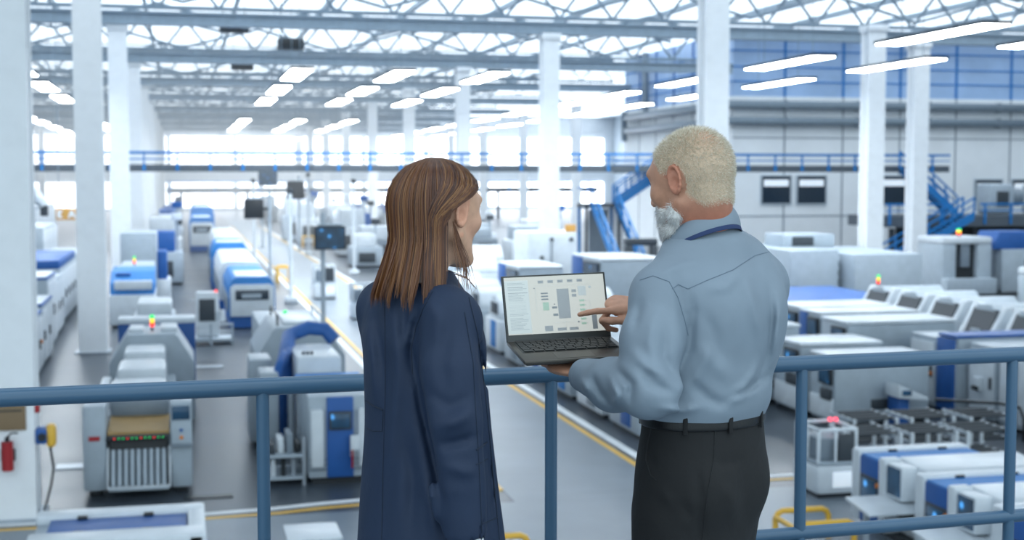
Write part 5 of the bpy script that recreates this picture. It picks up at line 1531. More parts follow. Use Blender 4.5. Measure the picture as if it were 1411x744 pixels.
sf.chain([SHL, (SHL + ELL) / 2 + V3(-.006, -.006, 0), ELL + V3(.004, -.004, -.004)], [.070, .069, .064], .03)
sf.chain([ELL, (ELL + WRL) / 2 + V3(0, -.004, -.008), WRL + (ELL - WRL) * .10], [.064, .058, .043], .03)
sf.chain([SHR + V3(-.012, 0, -.008), (SHR + ELR) / 2, ELR], [.068, .064, .058], .06)
sf.chain([ELR, (ELR + WRR) / 2, WRR + (ELR - WRR) * .12], [.058, .05, .038], .02)
FY = 3.34
for pts, wd, am in (
    ([(930, 372), (940, 420), (948, 462)], 7, -.006), ([(944, 385), (955, 430), (950, 480), (930, 520)], 8, -.006),
    ([(1026, 372), (1036, 410), (1046, 450), (1050, 490)], 9, .004), ([(1058, 380), (1064, 430), (1060, 490), (1050, 540)], 6, -.004), ([(1046, 500), (1030, 530), (1000, 552)], 6, .004), ([(1060, 470), (1045, 520), (1025, 548)], 5, -.004),
    ([(1075, 400), (1072, 450), (1060, 510)], 8, .006),
    ([(960, 470), (985, 500), (1010, 530)], 12, .004), ([(945, 520), (975, 548), (1000, 560)], 8, -.005), ([(985, 560), (1030, 540), (1060, 515)], 7, -.005),
    ([(905, 562), (940, 566), (970, 560)], 6, .006), ([(1000, 556), (1020, 548), (1045, 535)], 6, .006), ([(930, 545), (960, 520), (985, 470)], 9, .004),
    ([(850, 508), (870, 530), (868, 560)], 6, -.007), ([(838, 515), (850, 545), (845, 565)], 5, .006), ([(815, 515), (826, 540), (840, 558)], 5, -.006), ([(800, 520), (812, 545)], 5, .005),
    ([(880, 500), (900, 530), (935, 545)], 8, -.006), ([(868, 480), (890, 505), (925, 520)], 8, .005), ([(905, 420), (895, 470), (905, 510)], 9, .004), ([(885, 410), (872, 460)], 7, -.004),
    ([(920, 440), (915, 490), (935, 535)], 7, -.005), ([(905, 380), (935, 365), (960, 360)], 7, .003), ([(970, 400), (1000, 395), (1025, 370)], 8, .003), ([(965, 420), (985, 460), (990, 520)], 9, -.003)):
    sf.fold(pts, wd * .95, am * 2.1, FY)
sf.noise(.0005, 34, 5, (1, 1, 1.6))
sf.cone(HC + HR[1] * -.02 + HR[2] * -.02, NB + V3(0, 0, .055) , .056, .054, .008, 's')
sf.cone(WRL + (WRL - ELL) * .3, WRL + (ELL - WRL) * .06, .034, .034, .003, 's')
SV, SF_ = sf.mesh(2)
shirt = obj('shirt', np_mesh('shirt', SV, SF_, MB_, 'shirt_cloth'), None, man); tag(shirt, 'light blue long-sleeved shirt')
svf = (SV, SF_)
seam('yoke_seam', svf, [(948, 398), (975, 386), (1010, 372), (1040, 352), (1068, 345)], .0010, 'seam_shirt', shirt, MB_)
seam('armhole_seam', svf, [(882, 386), (900, 380), (922, 388), (934, 410), (943, 440), (948, 462)], .0010, 'seam_shirt', shirt, MB_)
seam('shoulder_seam', svf, [(926, 398), (935, 392), (948, 398)], .0010, 'seam_shirt', shirt, MB_)
# collar
cax = unit(V3(.15 * mf[0], .15 * mf[1], 1.0))
def collar_fn(c, f, r0, tilt, z0, hgt, flare, dip=0.0):
    l = V3(-f[1], f[0], 0)
    def fn(u, v):
        th = 2 * math.pi * u
        d = -math.cos(th) * f + math.sin(th) * l
        # v 0..1: up the inner stand, then over and down the outer leaf
        if v < .4: h = v / .4; rr = r0 + .002; zz = hgt * (.25 + .75 * h)
        else:
            h = (v - .4) / .6; rr = r0 + .003 + flare * math.sin(h * math.pi * .5) ; zz = hgt * (1 - 1.0 * h) + .004 * math.sin(h * math.pi)
        fr = max(0.0, math.cos(th + math.pi))        # 1 at front
        zz -= (dip * fr ** 3) * (1 if v >= .4 else .6)
        p = V3(*c) + d * rr
        p[2] = z0 + zz + tilt * math.cos(th) * 1.0
        return p
    return fn
col = band('collar', collar_fn((.448, 3.268, 0), mf, .072, .046, 1.500, .047, .018, .01), 64, 11, .0022, 'shirt_cloth', man, MB_)
# lanyard: strap round the neck under the collar leaf, then down the chest
l_ = V3(-mf[1], mf[0], 0)
def lan(u, v):
    th = math.pi * (2 * u - 1) * .72
    d = -math.cos(th) * mf + math.sin(th) * l_
    p = V3(.448, 3.268, 0) + d * (.0935 + .003 * v)
    p[2] = 1.500 - .002 + .046 * math.cos(th) + (.5 - v) * .011
    return p
band('lanyard', lan, 50, 3, .0016, 'lanyard_cloth', man, MB_, False)
# cuff band at the left wrist
ca = unit(WRL - ELL); cu = unit(np.cross(ca, V3(0, 0, 1))); cv = np.cross(cu, ca)
def cuff(u, v):
    th = 2 * math.pi * u
    return WRL + (ELL - WRL) * .10 - ca * (.055 * (v - .5) * -1) + (cu * math.cos(th) + cv * math.sin(th)) * (.0425 - .004 * v)
band('cuff', cuff, 32, 5, .003, 'shirt_cloth', man, MB_)

# trousers
tf = Field((.2, 2.98, .03), (.72, 3.55, 1.125), .006)
tf.loft([(.78, .436, 3.262, .165, .122), (.90, .446, 3.262, .178, .134), (.98, .453, 3.262, .180, .136), (1.06, .456, 3.262, .170, .128), (1.115, .456, 3.262, .165, .124)], TY, .02)
for sg in (1, -1):
    hp_ = V3(.444, 3.262, .86) + ml * .082 * sg; kn = V3(.440, 3.262, .48) + ml * .085 * sg + mf * .02; an = V3(.45, 3.262, .06) + ml * .085 * sg - mf * .01
    tf.chain([hp_, kn, an], [.098, .076, .068], .02)
    tf.ell(V3(.444, 3.262, .93) + ml * .066 * sg - mf * .058, [.08, .08, .085], None, .04)
for pts, wd, am in (([(960, 640), (966, 690), (962, 760)], 6, -.008), ([(900, 600), (893, 625), (905, 650)], 4, -.004), ([(975, 632), (1000, 640), (1030, 632)], 7, -.004), ([(905, 670), (930, 700)], 8, .004), ([(985, 660), (1010, 690), (1015, 730)], 10, .004), ([(940, 690), (955, 720)], 7, -.004)):
    tf.fold(pts, wd, am, 3.3)
TV, TF = tf.mesh(1)
tr = obj('trousers', np_mesh('trousers', TV, TF, MB_, 'trouser_cloth'), None, man); tag(tr, 'dark charcoal dress trousers')
tvf = (TV, TF)
seam('pocket_seam', tvf, [(898, 588), (893, 610), (890, 632), (897, 655), (905, 662)], .0015, 'seam_trouser', tr, MB_)
seam('back_pocket', tvf, [(1052, 603), (1058, 608), (1062, 604)], .0025, 'seam_trouser', tr, MB_)
seam('centre_seam', tvf, [(985, 590), (984, 630), (975, 680), (968, 744)], .0012, 'seam_trouser', tr, MB_)
def belt(u, v):
    th = 2 * math.pi * u
    r = V3(math.cos(TY), math.sin(TY), 0); q = V3(-math.sin(TY), math.cos(TY), 0)
    p = V3(.456, 3.262, 0) + r * math.cos(th) * .171 + q * math.sin(th) * .130
    p[2] = 1.078 + .032 * v
    return p
band('belt', belt, 60, 4, .004, 'belt_leather', man, MB_)
for th in (-2.6, -1.9, -1.2, -.45, .3, 1.2, 2.2):
    r = V3(math.cos(TY), math.sin(TY), 0); q = V3(-math.sin(TY), math.cos(TY), 0)
    p = V3(.456, 3.262, 1.094) + r * math.cos(th) * .1745 + q * math.sin(th) * .1335 - MB_
    obj('belt_loop', box_mesh(.011, .006, .048, .002, 'trouser_cloth'), None, man, Vector(p.tolist()), (0, 0, TY + th + math.pi / 2))
for sg in (1, -1):
    shf = Field((.2, 2.9, -.005), (.75, 3.65, .14), .006)
    an = V3(.45, 3.262, .06) + ml * .085 * sg - mf * .01
    shf.chain([an + V3(0, 0, -.015) - mf * .05, an + mf * .06 + V3(0, 0, -.025), an + mf * .15 + V3(0, 0, -.03)], [.042, .044, .036], .03)
    shf.cone(an + V3(0, 0, .03), an + V3(0, 0, -.01), .045, .044, .02)
    shf.cut((0, 0, -1), (0, 0, .002))
    v_, f_ = shf.mesh(1); obj('shoe', np_mesh('shoe', v_, f_, MB_, 'shoe_leather'), None, man)

# ================================================================ THE LAPTOP
lp = bpy.data.objects.new('laptop', None); COL.objects.link(lp)
tag(lp, 'open grey laptop showing a white diagram, held by the man', 'laptop')
psi = math.radians(13); roll = math.radians(1.6)
la = unit((math.cos(psi) * math.cos(roll), math.sin(psi) * math.cos(roll), math.sin(roll)))
lb0 = unit((math.sin(psi), -math.cos(psi), -math.tan(math.radians(7.5))))
lb = unit(lb0 - la * float(lb0 @ la)); ln_ = np.cross(la, -lb)       # x right, y towards hinge, z up from keys
HNG = V3(.1205, 3.472, 1.2505)
def M4(x, y, z, o):
    c, s = math.cos(-YAW), math.sin(-YAW)
    Rz = Matrix.Rotation(-YAW, 3, 'Z')
    m = Matrix((tuple(float(q) for q in x), tuple(float(q) for q in y), tuple(float(q) for q in z))).transposed()
    m = (Rz @ m).to_4x4(); m.translation = gp(float(o[0]), float(o[1]), float(o[2])); return m
lp.matrix_world = M4(la, -lb, ln_, HNG)
LW, LD, LH = .274, .190, .160
mat('laptop_metal', '#55514b', 0.35, 0.6, bump=0.05, bscale=900)
mat('laptop_dark', '#2e302f', 0.4)
mat('key_black', '#1d1f20', 0.45)
mat('bezel', '#3a3d3c', 0.3)
mat('screen_page', '#8a8d88', 0.3, emit='#e6eae4', es=0.30)
for nm, c in (('page_grey', '#a6abad'), ('page_mid', '#8d9498'), ('page_light', '#cfd4d2'), ('page_green', '#b3cdb9'), ('page_line', '#bfc5c4'), ('page_side', '#dce0dc')):
    mat(nm, c, 0.3, emit=c, es=0.06)
obj('base', box_mesh(LW, LD, .010, .003, 'laptop_metal'), None, lp, (0, -LD / 2, -.006))
obj('base_underside', box_mesh(LW - .012, LD - .012, .004, .0015, 'laptop_dark'), None, lp, (0, -LD / 2, -.0125))
obj('keyboard_well', box_mesh(LW - .028, .098, .0012, .0, 'laptop_dark'), None, lp, (0, -.064, -.0006))
kb = bmesh.new()
rowsk = [14, 14, 13, 12, 11, 9]
for r_, nk in enumerate(rowsk):
    wtot = LW - .034
    x = -wtot / 2
    for i in range(nk):
        wk = wtot / nk
        if r_ == 5 and i == 4: pass
        bmesh.ops.create_cube(kb, size=1, matrix=Matrix.Translation((x + wk / 2, -.0235 - r_ * .0162, .0012)) @ Matrix.Diagonal((wk * .86, .0132, .0022, 1)))
        x += wk
me = bpy.data.meshes.new('keys'); kb.to_mesh(me); kb.free()
tag(obj('keys', me, 'key_black', lp), kind='stuff')
obj('touchpad', box_mesh(.095, .058, .0006, 0, 'laptop_metal'), None, lp, (-.005, -.152, -.0008))
obj('hinge', tube_mesh((-LW * .42, .002, -.004), (LW * .42, .002, -.004), .0055, 'laptop_dark', 12), None, lp)
ta = math.radians(24)
scr = obj('screen_lid', box_mesh(LW, .006, LH + .012, .0025, 'laptop_dark'), None, lp, (0, .004 + math.sin(ta) * LH / 2, math.cos(ta) * LH / 2), (-ta, 0, 0))
obj('bezel', box_mesh(LW - .003, .0012, LH + .008, .0, 'bezel'), None, scr, (0, -.0033, 0))
obj('display', box_mesh(LW - .012, .0008, LH - .012, 0, 'screen_page'), None, scr, (0, -.0041, .007))
# page drawn as flat print on the display: u to the right 0..1, v down 0..1
pb = {}
def page(m, u0, v0, u1, v1): pb.setdefault(m, []).append((u0, v0, u1, v1))
page('page_side', 0, .06, .235, .98)
for i in range(34):
    v = .10 + i * .0245
    if i in (2, 6, 15, 24): continue
    if 12 < i < 22:
        page('page_line', .03, v, .20, v + .003); continue
    page('page_grey' if i in (3, 7) else 'page_line', .03, v, .03 + .10 + .1 * rng.random(), v + .010)
for k in range(5): page('page_grey', .335 + k * .098, .075, .335 + k * .098 + .055, .125); page('page_mid', .343 + k * .098, .095, .343 + k * .098 + .037, .104)
page('page_grey', .515, .235, .635, .755)
for k in range(3): page('page_line', .545, .45 + k * .05, .605, .455 + k * .05)
for k in range(3): page('page_mid', .355, .29 + k * .052, .425, .315 + k * .052)
page('page_green', .365, .46, .425, .60); page('page_mid', .455, .54, .505, .575); page('page_mid', .46, .665, .51, .705)
page('page_grey', .665, .255, .71, .305); page('page_grey', .665, .335, .71, .385); page('page_light', .73, .20, .81, .37)
page('page_light', .84, .205, .865, .245)
for k in range(6): page('page_green', .735, .44 + k * .08, .785, .475 + k * .08); page('page_mid', .79, .455 + k * .08, .80, .46 + k * .08)
page('page_mid', .845, .72, .895, .965); page('page_grey', .365, .87, .445, .965); page('page_grey', .49, .915, .58, .965); page('page_grey', .61, .915, .70, .965)
for (u0, v0, u1, v1) in ((.30, .17, .88, .1735), (.30, .17, .3025, .62), (.57, .755, .5725, .915), (.47, .82, .86, .8235), (.71, .28, .735, .283), (.425, .53, .455, .533), (.63, .36, .665, .363), (.635, .6, .735, .603), (.80, .46, .84, .463), (.84, .46, .8425, .72)): page('page_line', u0, v0, u1, v1)
page('page_mid', .285, .20, .30, .215); page('page_mid', .70, .81, .715, .84); page('page_mid', .475, .49, .487, .51)
DW, DH = LW - .012, LH - .012
bmv, bmf, bmi = [], [], []
names = list(pb)
for mi, m_ in enumerate(names):
    for (u0, v0, u1, v1) in pb[m_]:
        i = len(bmv); yy = -.00465 - .00012 * (mi % 5)
        bmv += [(-DW / 2 + u * DW, yy, .007 + DH / 2 - v * DH) for u, v in ((u0, v1), (u1, v1), (u1, v0), (u0, v0))]
        bmf.append((i, i + 1, i + 2, i + 3)); bmi.append(mi)
me = bpy.data.meshes.new('screen_graphics'); me.from_pydata(bmv, [], bmf)
for m_ in names: me.materials.append(MATS[m_])
me.polygons.foreach_set('material_index', bmi)
tag(obj('screen_graphics', me, None, scr), kind='stuff')

# ================================================================ THE WOMAN
wom, WB_ = person_root('woman with shoulder-length brown hair in a long navy coat by the railing', -0.19, 3.0)
wf_ = unit((.806, .59, 0)); wr_ = unit((.59, -.806, 0))
WY = math.atan2(wr_[1], wr_[0])
SR, ER, WR = V3(-.130, 2.875, 1.362), V3(-.119, 2.800, 1.155), V3(-.094, 2.785, .902)
SL, EL, WL = V3(-.287, 3.115, 1.362), V3(-.275, 3.16, 1.13), V3(-.215, 3.16, .96)
WC = V3(-.159, 3.005, 1.585); WRm = head_frame(-41, 5); ws = .945
bf = Field((-.42, 2.68, .70), (.06, 3.40, 1.72), .0034)
head(bf, WC, WRm, ws, False)
WN = V3(-.195, 3.0, 1.42)
bf.cone(WC + WRm[1] * -.03 + WRm[2] * -.05, WN, .047, .052, .02)
bf.loft([(.95, -.2, 3.0, .13, .085), (1.1, -.2, 3.0, .12, .085), (1.3, -.2, 3.0, .13, .085), (1.38, -.2, 3.0, .11, .065), (1.42, -.2, 3.0, .06, .05)], WY, .02)
bf.chain([WN + V3(0, 0, -.04), SR, ER, WR], [.05, .04, .034, .023], .03)
bf.chain([WN + V3(0, 0, -.04), SL, EL, WL], [.05, .04, .034, .023], .03)
hand(bf, WR, (.12, .05, -.99), (-.5, -.85, -.1), (.85, -.5, .1), ((14, 22, 16), (18, 26, 18), (22, 28, 20), (26, 30, 20)), ((.5, .85, -.2), (.2, .95, -.2), (.1, .95, -.3)), .92)
hand(bf, WL, (.25, .1, -.95), (-.3, .9, .02), (.9, .3, .26), ((14, 22, 16), (18, 26, 18), (22, 28, 20), (26, 30, 20)), ((.5, .85, -.2), (.2, .95, -.2), (.1, .95, -.3)), .92)
V, F = bf.mesh(1)
loc = (V - WC) @ WRm.T / ws
cols = np.tile(np.array(lin('#c99e83')[:3], np.float32), (len(V), 1))
lip = np.exp(-((loc[:, 0] / .024) ** 2 + ((loc[:, 2] + .066) / .012) ** 2)) * (loc[:, 1] > .08)
cheek = np.exp(-(((np.abs(loc[:, 0]) - .048) / .03) ** 2 + ((loc[:, 2] + .03) / .03) ** 2)) * (loc[:, 1] > .02)
cols = cols + (np.array(lin('#b5605a')[:3]) - cols) * np.clip(lip, 0, 1)[:, None] * .8
cols = cols + (np.array(lin('#d59a82')[:3]) - cols) * np.clip(cheek, 0, 1)[:, None] * .5
earm = (np.abs(loc[:, 0]) > .077) * (np.abs(loc[:, 1] + .012) < .03)
cols = cols + (np.array(lin('#cf8f74')[:3]) - cols) * (earm * .6)[:, None]
cols = eye_white(loc, cols)
me = np_mesh('body', V, F, WB_, 'skin'); col_attr(me, 'tint', cols); obj('body', me, None, wom)
PW = lambda x, y, z: WC + ws * (x * WRm[0] + y * WRm[1] + z * WRm[2])
for sx in (-1, 1):
    c = PW(sx * .033, .0915, .011)
    obj('iris', tube_mesh(Vector((c - WB_).tolist()), Vector((c + WRm[1] * .002 - WB_).tolist()), .0058, 'dark', 12), None, wom)
    n_ = 60; pbv = np.array([PW(sx * (.014 + .034 * u), .1 - .028 * u ** 2, .033 + .004 * math.sin(u * 3) + rng.normal(0, .0012)) for u in rng.random(n_)])
    vv, ff, cc = spikes(pbv, np.tile(WRm[1] * .3 + sx * WRm[0] * .8, (n_, 1)), np.full(n_, .008), np.full(n_, .0006), WB_, np.tile(np.array(lin('#3a2619')[:3]), (n_, 1)))
    me = np_mesh('eyebrow', vv, ff, WB_, 'strand', False); col_attr(me, 'tint', cc); obj('eyebrow', me, None, wom)

# hair: head-centred polar surface. theta 0 = face, pi = back, +theta to her right
HAX = V3(-.012, 0, 0)
def hair_R(th, z):
    """radius around the vertical axis through the head for angle th and local height z (metres, world up)"""
    a, b = .0835 * ws + .009, .1055 * ws + .011      # side, back
    c_, s_ = math.cos(th), math.sin(th)
    rr = 1 / math.sqrt((s_ / a) ** 2 + (c_ / b) ** 2)
    zt = .1155; zm = .012
    if z > zm:
        t = min(1.0, (z - zm) / (zt - zm)); return rr * math.sqrt(max(0.0, 1 - t ** 2.0))
    back = (1 - math.cos(th)) / 2
    t = (zm - z)
    rr2 = rr * (1 - .10 * min(1, t / .10) * (1 - .3 * back)) + (.034 * back + .004) * min(1, max(0, t - .07) / .12)
    return rr2
upv = V3(0, 0, 1); fh = unit(V3(WRm[1][0], WRm[1][1], 0)); rh = unit(V3(WRm[0][0], WRm[0][1], 0))
HO = WC - fh * .012
def hp3(th, z, dr=0.0):
    d = math.cos(th) * fh + math.sin(th) * rh
    lean = -fh * .05 * max(0, -z - .05)                # ends trail behind
    return HO + d * (hair_R(th, z) + dr) + upv * z + lean
# base cap under the strands
hf = Field((-.42, 2.80, 1.38), (.02, 3.24, 1.73), .004)
Xg, Yg, Zg = hf.ax[0][:, None, None], hf.ax[1][None, :, None], hf.ax[2][None, None, :]
zz = (Zg - HO[2]); lx = (Xg - HO[0]) + fh[0] * .05 * np.maximum(0, -zz - .05); ly = (Yg - HO[1]) + fh[1] * .05 * np.maximum(0, -zz - .05)
cf = lx * fh[0] + ly * fh[1]; sf2 = lx * rh[0] + ly * rh[1]
th = np.arctan2(sf2, cf); rad = np.sqrt(cf ** 2 + sf2 ** 2)
tl = np.linspace(-math.pi, math.pi, 73); zl = np.linspace(-.20, .125, 66)
tab = np.array([[hair_R(t_, z_) for z_ in zl] for t_ in tl], np.float32)
ti = np.clip((th + math.pi) / (2 * math.pi) * 72, 0, 71.999); zi = np.clip((zz + .20) / .325 * 65, 0, 64.999)
i0, j0 = ti.astype(int), np.broadcast_to(zi.astype(int), th.shape if False else np.broadcast(th, zz).shape)
th_b = np.broadcast_to(th, j0.shape); i0 = np.broadcast_to(i0, j0.shape)
fi = np.broadcast_to(ti, j0.shape) - i0; fj = np.broadcast_to(zi, j0.shape) - j0
Rg = tab[i0, j0] * (1 - fi) * (1 - fj) + tab[i0 + 1, j0] * fi * (1 - fj) + tab[i0, j0 + 1] * (1 - fi) * fj + tab[i0 + 1, j0 + 1] * fi * fj
zb = np.broadcast_to(zz, j0.shape); rb = np.broadcast_to(rad, j0.shape)
D = (rb - (Rg - .007)) * .8
D = np.maximum(D, np.maximum(zb - .1148, -.150 - zb))
# keep the face clear: hair starts behind a line that runs from the hairline over the ear
ath = np.abs(th_b)
lim = np.interp(zb, [-.2, -.03, .008, .036, .06, .09, .13], [2.2, 2.08, 1.98, 1.28, .75, .3, 0])
face = (lim - ath) * np.maximum(rb, .03)
D = np.maximum(D, face)
inner = (.045 - rb)
D = np.where(zb < -.07, np.maximum(D, np.minimum(.02, inner)), D)
hf.D = D.astype(np.float32)
CV, CF = hf.mesh(3)
hl = np.random.default_rng(5)
me = np_mesh('hair', CV, CF, WB_, 'strand'); col_attr(me, 'tint', np.tile(np.array(lin('#3a2418')[:3]), (len(CV), 1)))
hair = obj('hair', me, None, wom); tag(hair, 'straight brown shoulder-length hair with lighter streaks')
tones = [np.array(lin(c)[:3]) for c in ('#4f2911', '#572f14', '#643a1a', '#724723', '#41200e', '#7f552d')]
HVs, HFs, HCs = [], [], []
def strand(pts, r, c):
    base_i = sum(len(v) for v in HVs)
    n_ = len(pts); P_ = np.array(pts); 
    T = np.gradient(P_, axis=0); T /= np.linalg.norm(T, axis=1, keepdims=True) + 1e-9
    O = P_ - HO; O[:, 2] *= .3; O /= np.linalg.norm(O, axis=1, keepdims=True) + 1e-9
    B = np.cross(T, O); B /= np.linalg.norm(B, axis=1, keepdims=True) + 1e-9
    rr = r * np.clip(np.minimum(np.linspace(0.3, 4, n_), np.linspace(7, .15, n_)), .1, 1)[:, None]
    v = np.stack([P_ - B * rr, P_ + O * rr * .7, P_ + B * rr], 1).reshape(-1, 3)
    f = []
    for i in range(n_ - 1):
        k = base_i + i * 3
        f += [(k, k + 1, k + 4, k + 3), (k + 1, k + 2, k + 5, k + 4)]
    HVs.append(v); HFs.append(np.array(f)); HCs.append(np.tile(c, (len(v), 1)))
clump = hl.uniform(-math.pi, math.pi, 60); clump_len = hl.uniform(-.028, .024, 60); clump_tone = hl.integers(0, 6, 60); clump_kick = hl.normal(0, .010, 60)
for i in range(5200):
    th0 = hl.uniform(-math.pi, math.pi)
    ci = int(np.argmin(np.abs(np.angle(np.exp(1j * (clump - th0))))))
    tone = tones[clump_tone[ci]] if hl.random() < .55 else tones[hl.integers(0, 6)]
    a0 = abs(th0); sgn = 1 if th0 >= 0 else -1
    dr = hl.normal(0, .0022)
    zend = -.160 + clump_len[ci] + hl.normal(0, .010) + .012 * math.cos(th0)
    if a0 < 2.1:      # front hair sweeps back over the ear
        z0 = .1152 - .010 * hl.random() ** 2
        thend = sgn * (2.12 + .10 * hl.random() + .16 * a0)
        th_s = sgn * max(a0, .12 + .2 * hl.random())
        pts = []
        for u in np.linspace(0, 1, 20):
            z_ = z0 + (zend - z0) * u
            wv = min(1, max(0, (u - .02) / .50)); wv = wv * wv * (3 - 2 * wv)
            t_ = th_s + (thend - th_s) * wv
            lm = np.interp(z_, [-.2, -.03, .008, .036, .06, .09, .13], [2.2, 2.08, 1.98, 1.28, .75, .3, 0])
            if abs(t_) < lm: t_ = sgn * lm
            pts.append(hp3(t_, z_, dr + (.003 if .0 < z_ < .06 else 0)))
    else:
        z0 = .1153 - .015 * hl.random() ** 3
        pts = []; ph = hl.uniform(0, 6); wav = hl.normal(0, .02)
        for u in np.linspace(0, 1, 18):
            z_ = z0 + (zend - z0) * u
            t_ = th0 + (clump[ci] - th0) * .75 * u ** 3 * (abs(np.angle(np.exp(1j * (clump[ci] - th0)))) < .3) + wav * math.sin(3 * u + ph)
            pts.append(hp3(t_, z_, dr + clump_kick[ci] * max(0, u - .6) * 1.2))
    strand(pts, hl.uniform(.0005, .0013), tone)
for i in range(26):    # loose wisps in front of the ear
    th0 = 1.62 + hl.normal(0, .10); zend = -.13 - .055 * hl.random(); ph = hl.uniform(0, 6)
    pts = []
    for u in np.linspace(0, 1, 16):
        z_ = -.02 + (zend + .02) * u
        t_ = 1.95 + (th0 - 1.95) * min(1, u * 1.6)
        pts.append(hp3(t_, z_, .004 + .012 * u * u * (1 + math.sin(ph)) * .6 + .002 * math.sin(5 * u + ph)))
    strand(pts, .0007, tones[hl.integers(0, 4)])
me = np_mesh('hair_strands', np.concatenate(HVs), np.concatenate(HFs), WB_, 'strand'); col_attr(me, 'tint', np.concatenate(HCs))
obj('hair_strands', me, None, hair)['kind'] = 'stuff'

# coat
cf_ = Field((-.46, 2.66, .40), (.08, 3.38, 1.47), .0056)
cf_.loft([(.42, -.175, 3.0, .225, .185), (.70, -.178, 3.0, .205, .165), (.88, -.180, 3.0, .190, .148), (1.0, -.183, 3.0, .178, .136), (1.12, -.186, 3.0, .168, .126), (1.24, -.190, 3.0, .166, .122), (1.33, -.196, 3.0, .170, .112), (1.38, -.20, 3.0, .155, .095), (1.42, -.20, 3.0, .100, .080), (1.45, -.197, 3.0, .068, .066)], WY, .02)
cf_.chain([WN + V3(.01, -.01, -.01), SR], [.055, .060], .04)
cf_.chain([WN + V3(-.01, .01, -.01), SL], [.055, .060], .04)
cf_.chain([SR, (SR + ER) / 2 + V3(0, -.004, 0), ER], [.064, .065, .061], .022)
cf_.chain([ER, (ER + WR) / 2, WR + V3(-.002, 0, .035)], [.061, .054, .045], .005)
cf_.chain([SL, EL, WL], [.062, .055, .044], .02)
WYR = 3.02
for pts, wd, am in (([(580, 420), (572, 450), (567, 480), (570, 520)], 7, -.009), ([(567, 480), (580, 560), (598, 640), (612, 700)], 6, -.008),
    ([(590, 410), (604, 440), (600, 480)], 9, .004), ([(620, 440), (610, 500), (615, 550)], 10, -.004), ([(600, 590), (630, 580), (655, 565)], 9, .006), ([(600, 615), (630, 610), (658, 600)], 8, -.006), ([(608, 640), (640, 650), (660, 650)], 9, .004), ([(590, 540), (620, 560), (650, 545)], 8, -.004),
    ([(515, 395), (520, 440), (530, 500), (534, 560)], 9, -.005), ([(535, 400), (545, 450), (548, 520), (540, 600), (530, 744)], 9, .005), ([(560, 400), (556, 450), (552, 480)], 7, -.004),
    ([(505, 440), (512, 500), (515, 560)], 7, .004), ([(560, 600), (570, 660), (566, 744)], 10, -.006), ([(585, 650), (595, 700), (600, 744)], 8, .006), ([(545, 620), (535, 680), (528, 744)], 9, -.004),
    ([(655, 450), (664, 510), (668, 560)], 5, -.006), ([(668, 600), (676, 660), (684, 744)], 5, -.005), ([(560, 385), (590, 395), (620, 400)], 9, .003)):
    cf_.fold(pts, wd * .95, am * 2.2, WYR)
cf_.noise(.0012, 26, 8, (1, 1, 2))
cf_.cone(WC + WRm[2] * -.03, WN + V3(0, 0, .012), .05, .053, .008, 's')
cf_.cone(WR + V3(0, 0, -.06), WR + V3(-.002, 0, .05), .037, .037, .004, 's')
KV, KF = cf_.mesh(2)
coat = obj('coat', np_mesh('coat', KV, KF, WB_, 'coat_cloth'), None, wom); tag(coat, 'long navy work coat')
kvf = (KV, KF)
seam('armhole_seam', kvf, [(596, 402), (584, 424), (573, 452), (567, 480), (568, 515)], .0009, 'seam_coat', coat, WB_)
seam('back_seam', kvf, [(530, 408), (531, 470), (531, 540), (528, 640), (526, 744)], .0009, 'seam_coat', coat, WB_)
seam('sleeve_seam', kvf, [(640, 430), (652, 500), (655, 560), (660, 640), (664, 735)], .0009, 'seam_coat', coat, WB_)
seam('front_edge', kvf, [(646, 410), (658, 460), (667, 530), (674, 600), (682, 680), (688, 744)], .0012, 'seam_coat', coat, WB_)
seam('pocket_edge', kvf, [(656, 620), (664, 615), (671, 609)], .0018, 'seam_coat', coat, WB_)
seam('pocket_edge', kvf, [(656, 640), (664, 637), (672, 632)], .0011, 'seam_coat', coat, WB_)
seam('pocket_edge', kvf, [(664, 722), (674, 718), (685, 713)], .0011, 'seam_coat', coat, WB_)
seam('back_strap', kvf, [(504, 552), (514, 559), (528, 565)], .0018, 'seam_coat', coat, WB_)
seam('back_strap', kvf, [(506, 590), (514, 594), (527, 594), (528, 566)], .0011, 'seam_coat', coat, WB_)
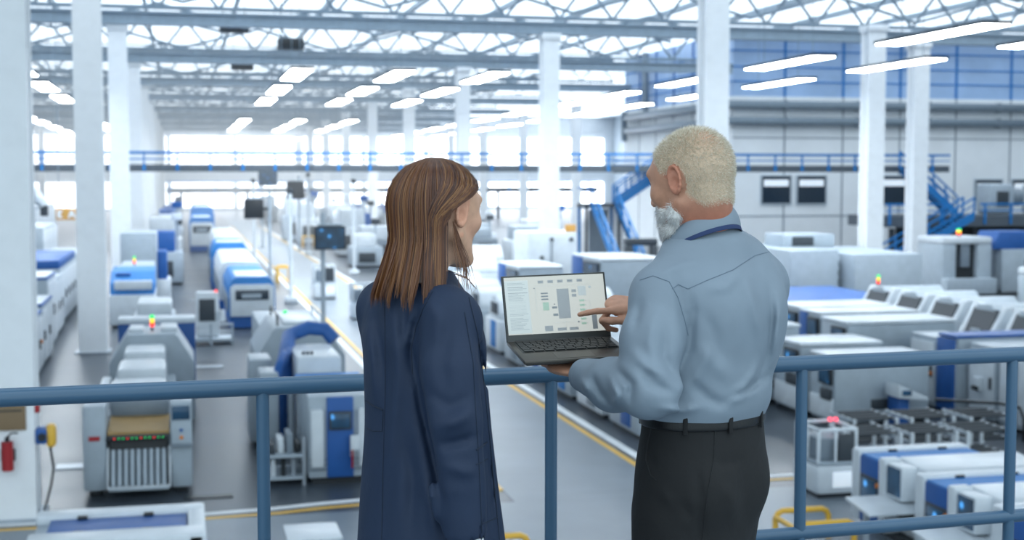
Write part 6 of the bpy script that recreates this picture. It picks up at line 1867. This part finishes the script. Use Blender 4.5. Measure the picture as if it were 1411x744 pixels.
band('coat_collar', collar_fn((-.193, 3.0, 0), wf_, .060, .024, 1.415, .040, .030, .012), 56, 11, .003, 'coat_cloth', wom, WB_)
def wcuff(u, v):
    th_ = 2 * math.pi * u
    return WR + V3(-.001 + .002 * v, 0, .045 - .078 * v) + V3(math.cos(th_), math.sin(th_), 0) * (.0345 + .003 * v)
band('shirt_cuff', wcuff, 30, 4, .002, 'cuff_cloth', wom, WB_)
lf = Field((-.45, 2.7, .03), (.08, 3.35, .60), .007)
for sg in (1, -1):
    lf.chain([V3(-.18, 3.0, .56) + wr_ * .08 * sg, V3(-.18, 3.0, .45) + wr_ * .08 * sg, V3(-.18, 3.0, .06) + wr_ * .075 * sg], [.075, .06, .05], .01)
v_, f_ = lf.mesh(1); obj('trousers', np_mesh('trousers', v_, f_, WB_, 'navy_trouser'), None, wom)
for sg in (1, -1):
    shf = Field((-.5, 2.65, -.005), (.2, 3.4, .12), .006)
    an = V3(-.18, 3.0, .05) + wr_ * .075 * sg
    shf.chain([an + V3(0, 0, -.012) - wf_ * .04, an + wf_ * .06 + V3(0, 0, -.02), an + wf_ * .13 + V3(0, 0, -.025)], [.036, .036, .03], .03)
    shf.cone(an + V3(0, 0, .03), an, .036, .036, .02)
    shf.cut((0, 0, -1), (0, 0, .002))
    v_, f_ = shf.mesh(1); obj('shoe', np_mesh('shoe', v_, f_, WB_, 'shoe_leather'), None, wom)
# ================================================================ light dust haze in the hall air
hz = bpy.data.materials.new('hall_haze'); hz.use_nodes = True
nt = hz.node_tree; nt.nodes.remove(nt.nodes['Principled BSDF'])
vs = nt.nodes.new('ShaderNodeVolumeScatter'); vs.inputs['Color'].default_value = (0.95, 0.98, 1, 1); vs.inputs['Density'].default_value = 0.0065
nt.links.new(vs.outputs[0], nt.nodes['Material Output'].inputs['Volume'])
me = box_mesh(22 - XL - 0.5, HALL_END - 89.5, 16.6, 0, 'dark').copy(); me.materials.clear(); me.materials.append(hz)
tag(obj('haze', me, None, None, ((XL + 22) / 2, (HALL_END + 88.5) / 2, 8.45)), 'thin bright haze filling the far hall air', 'haze', kind='stuff')
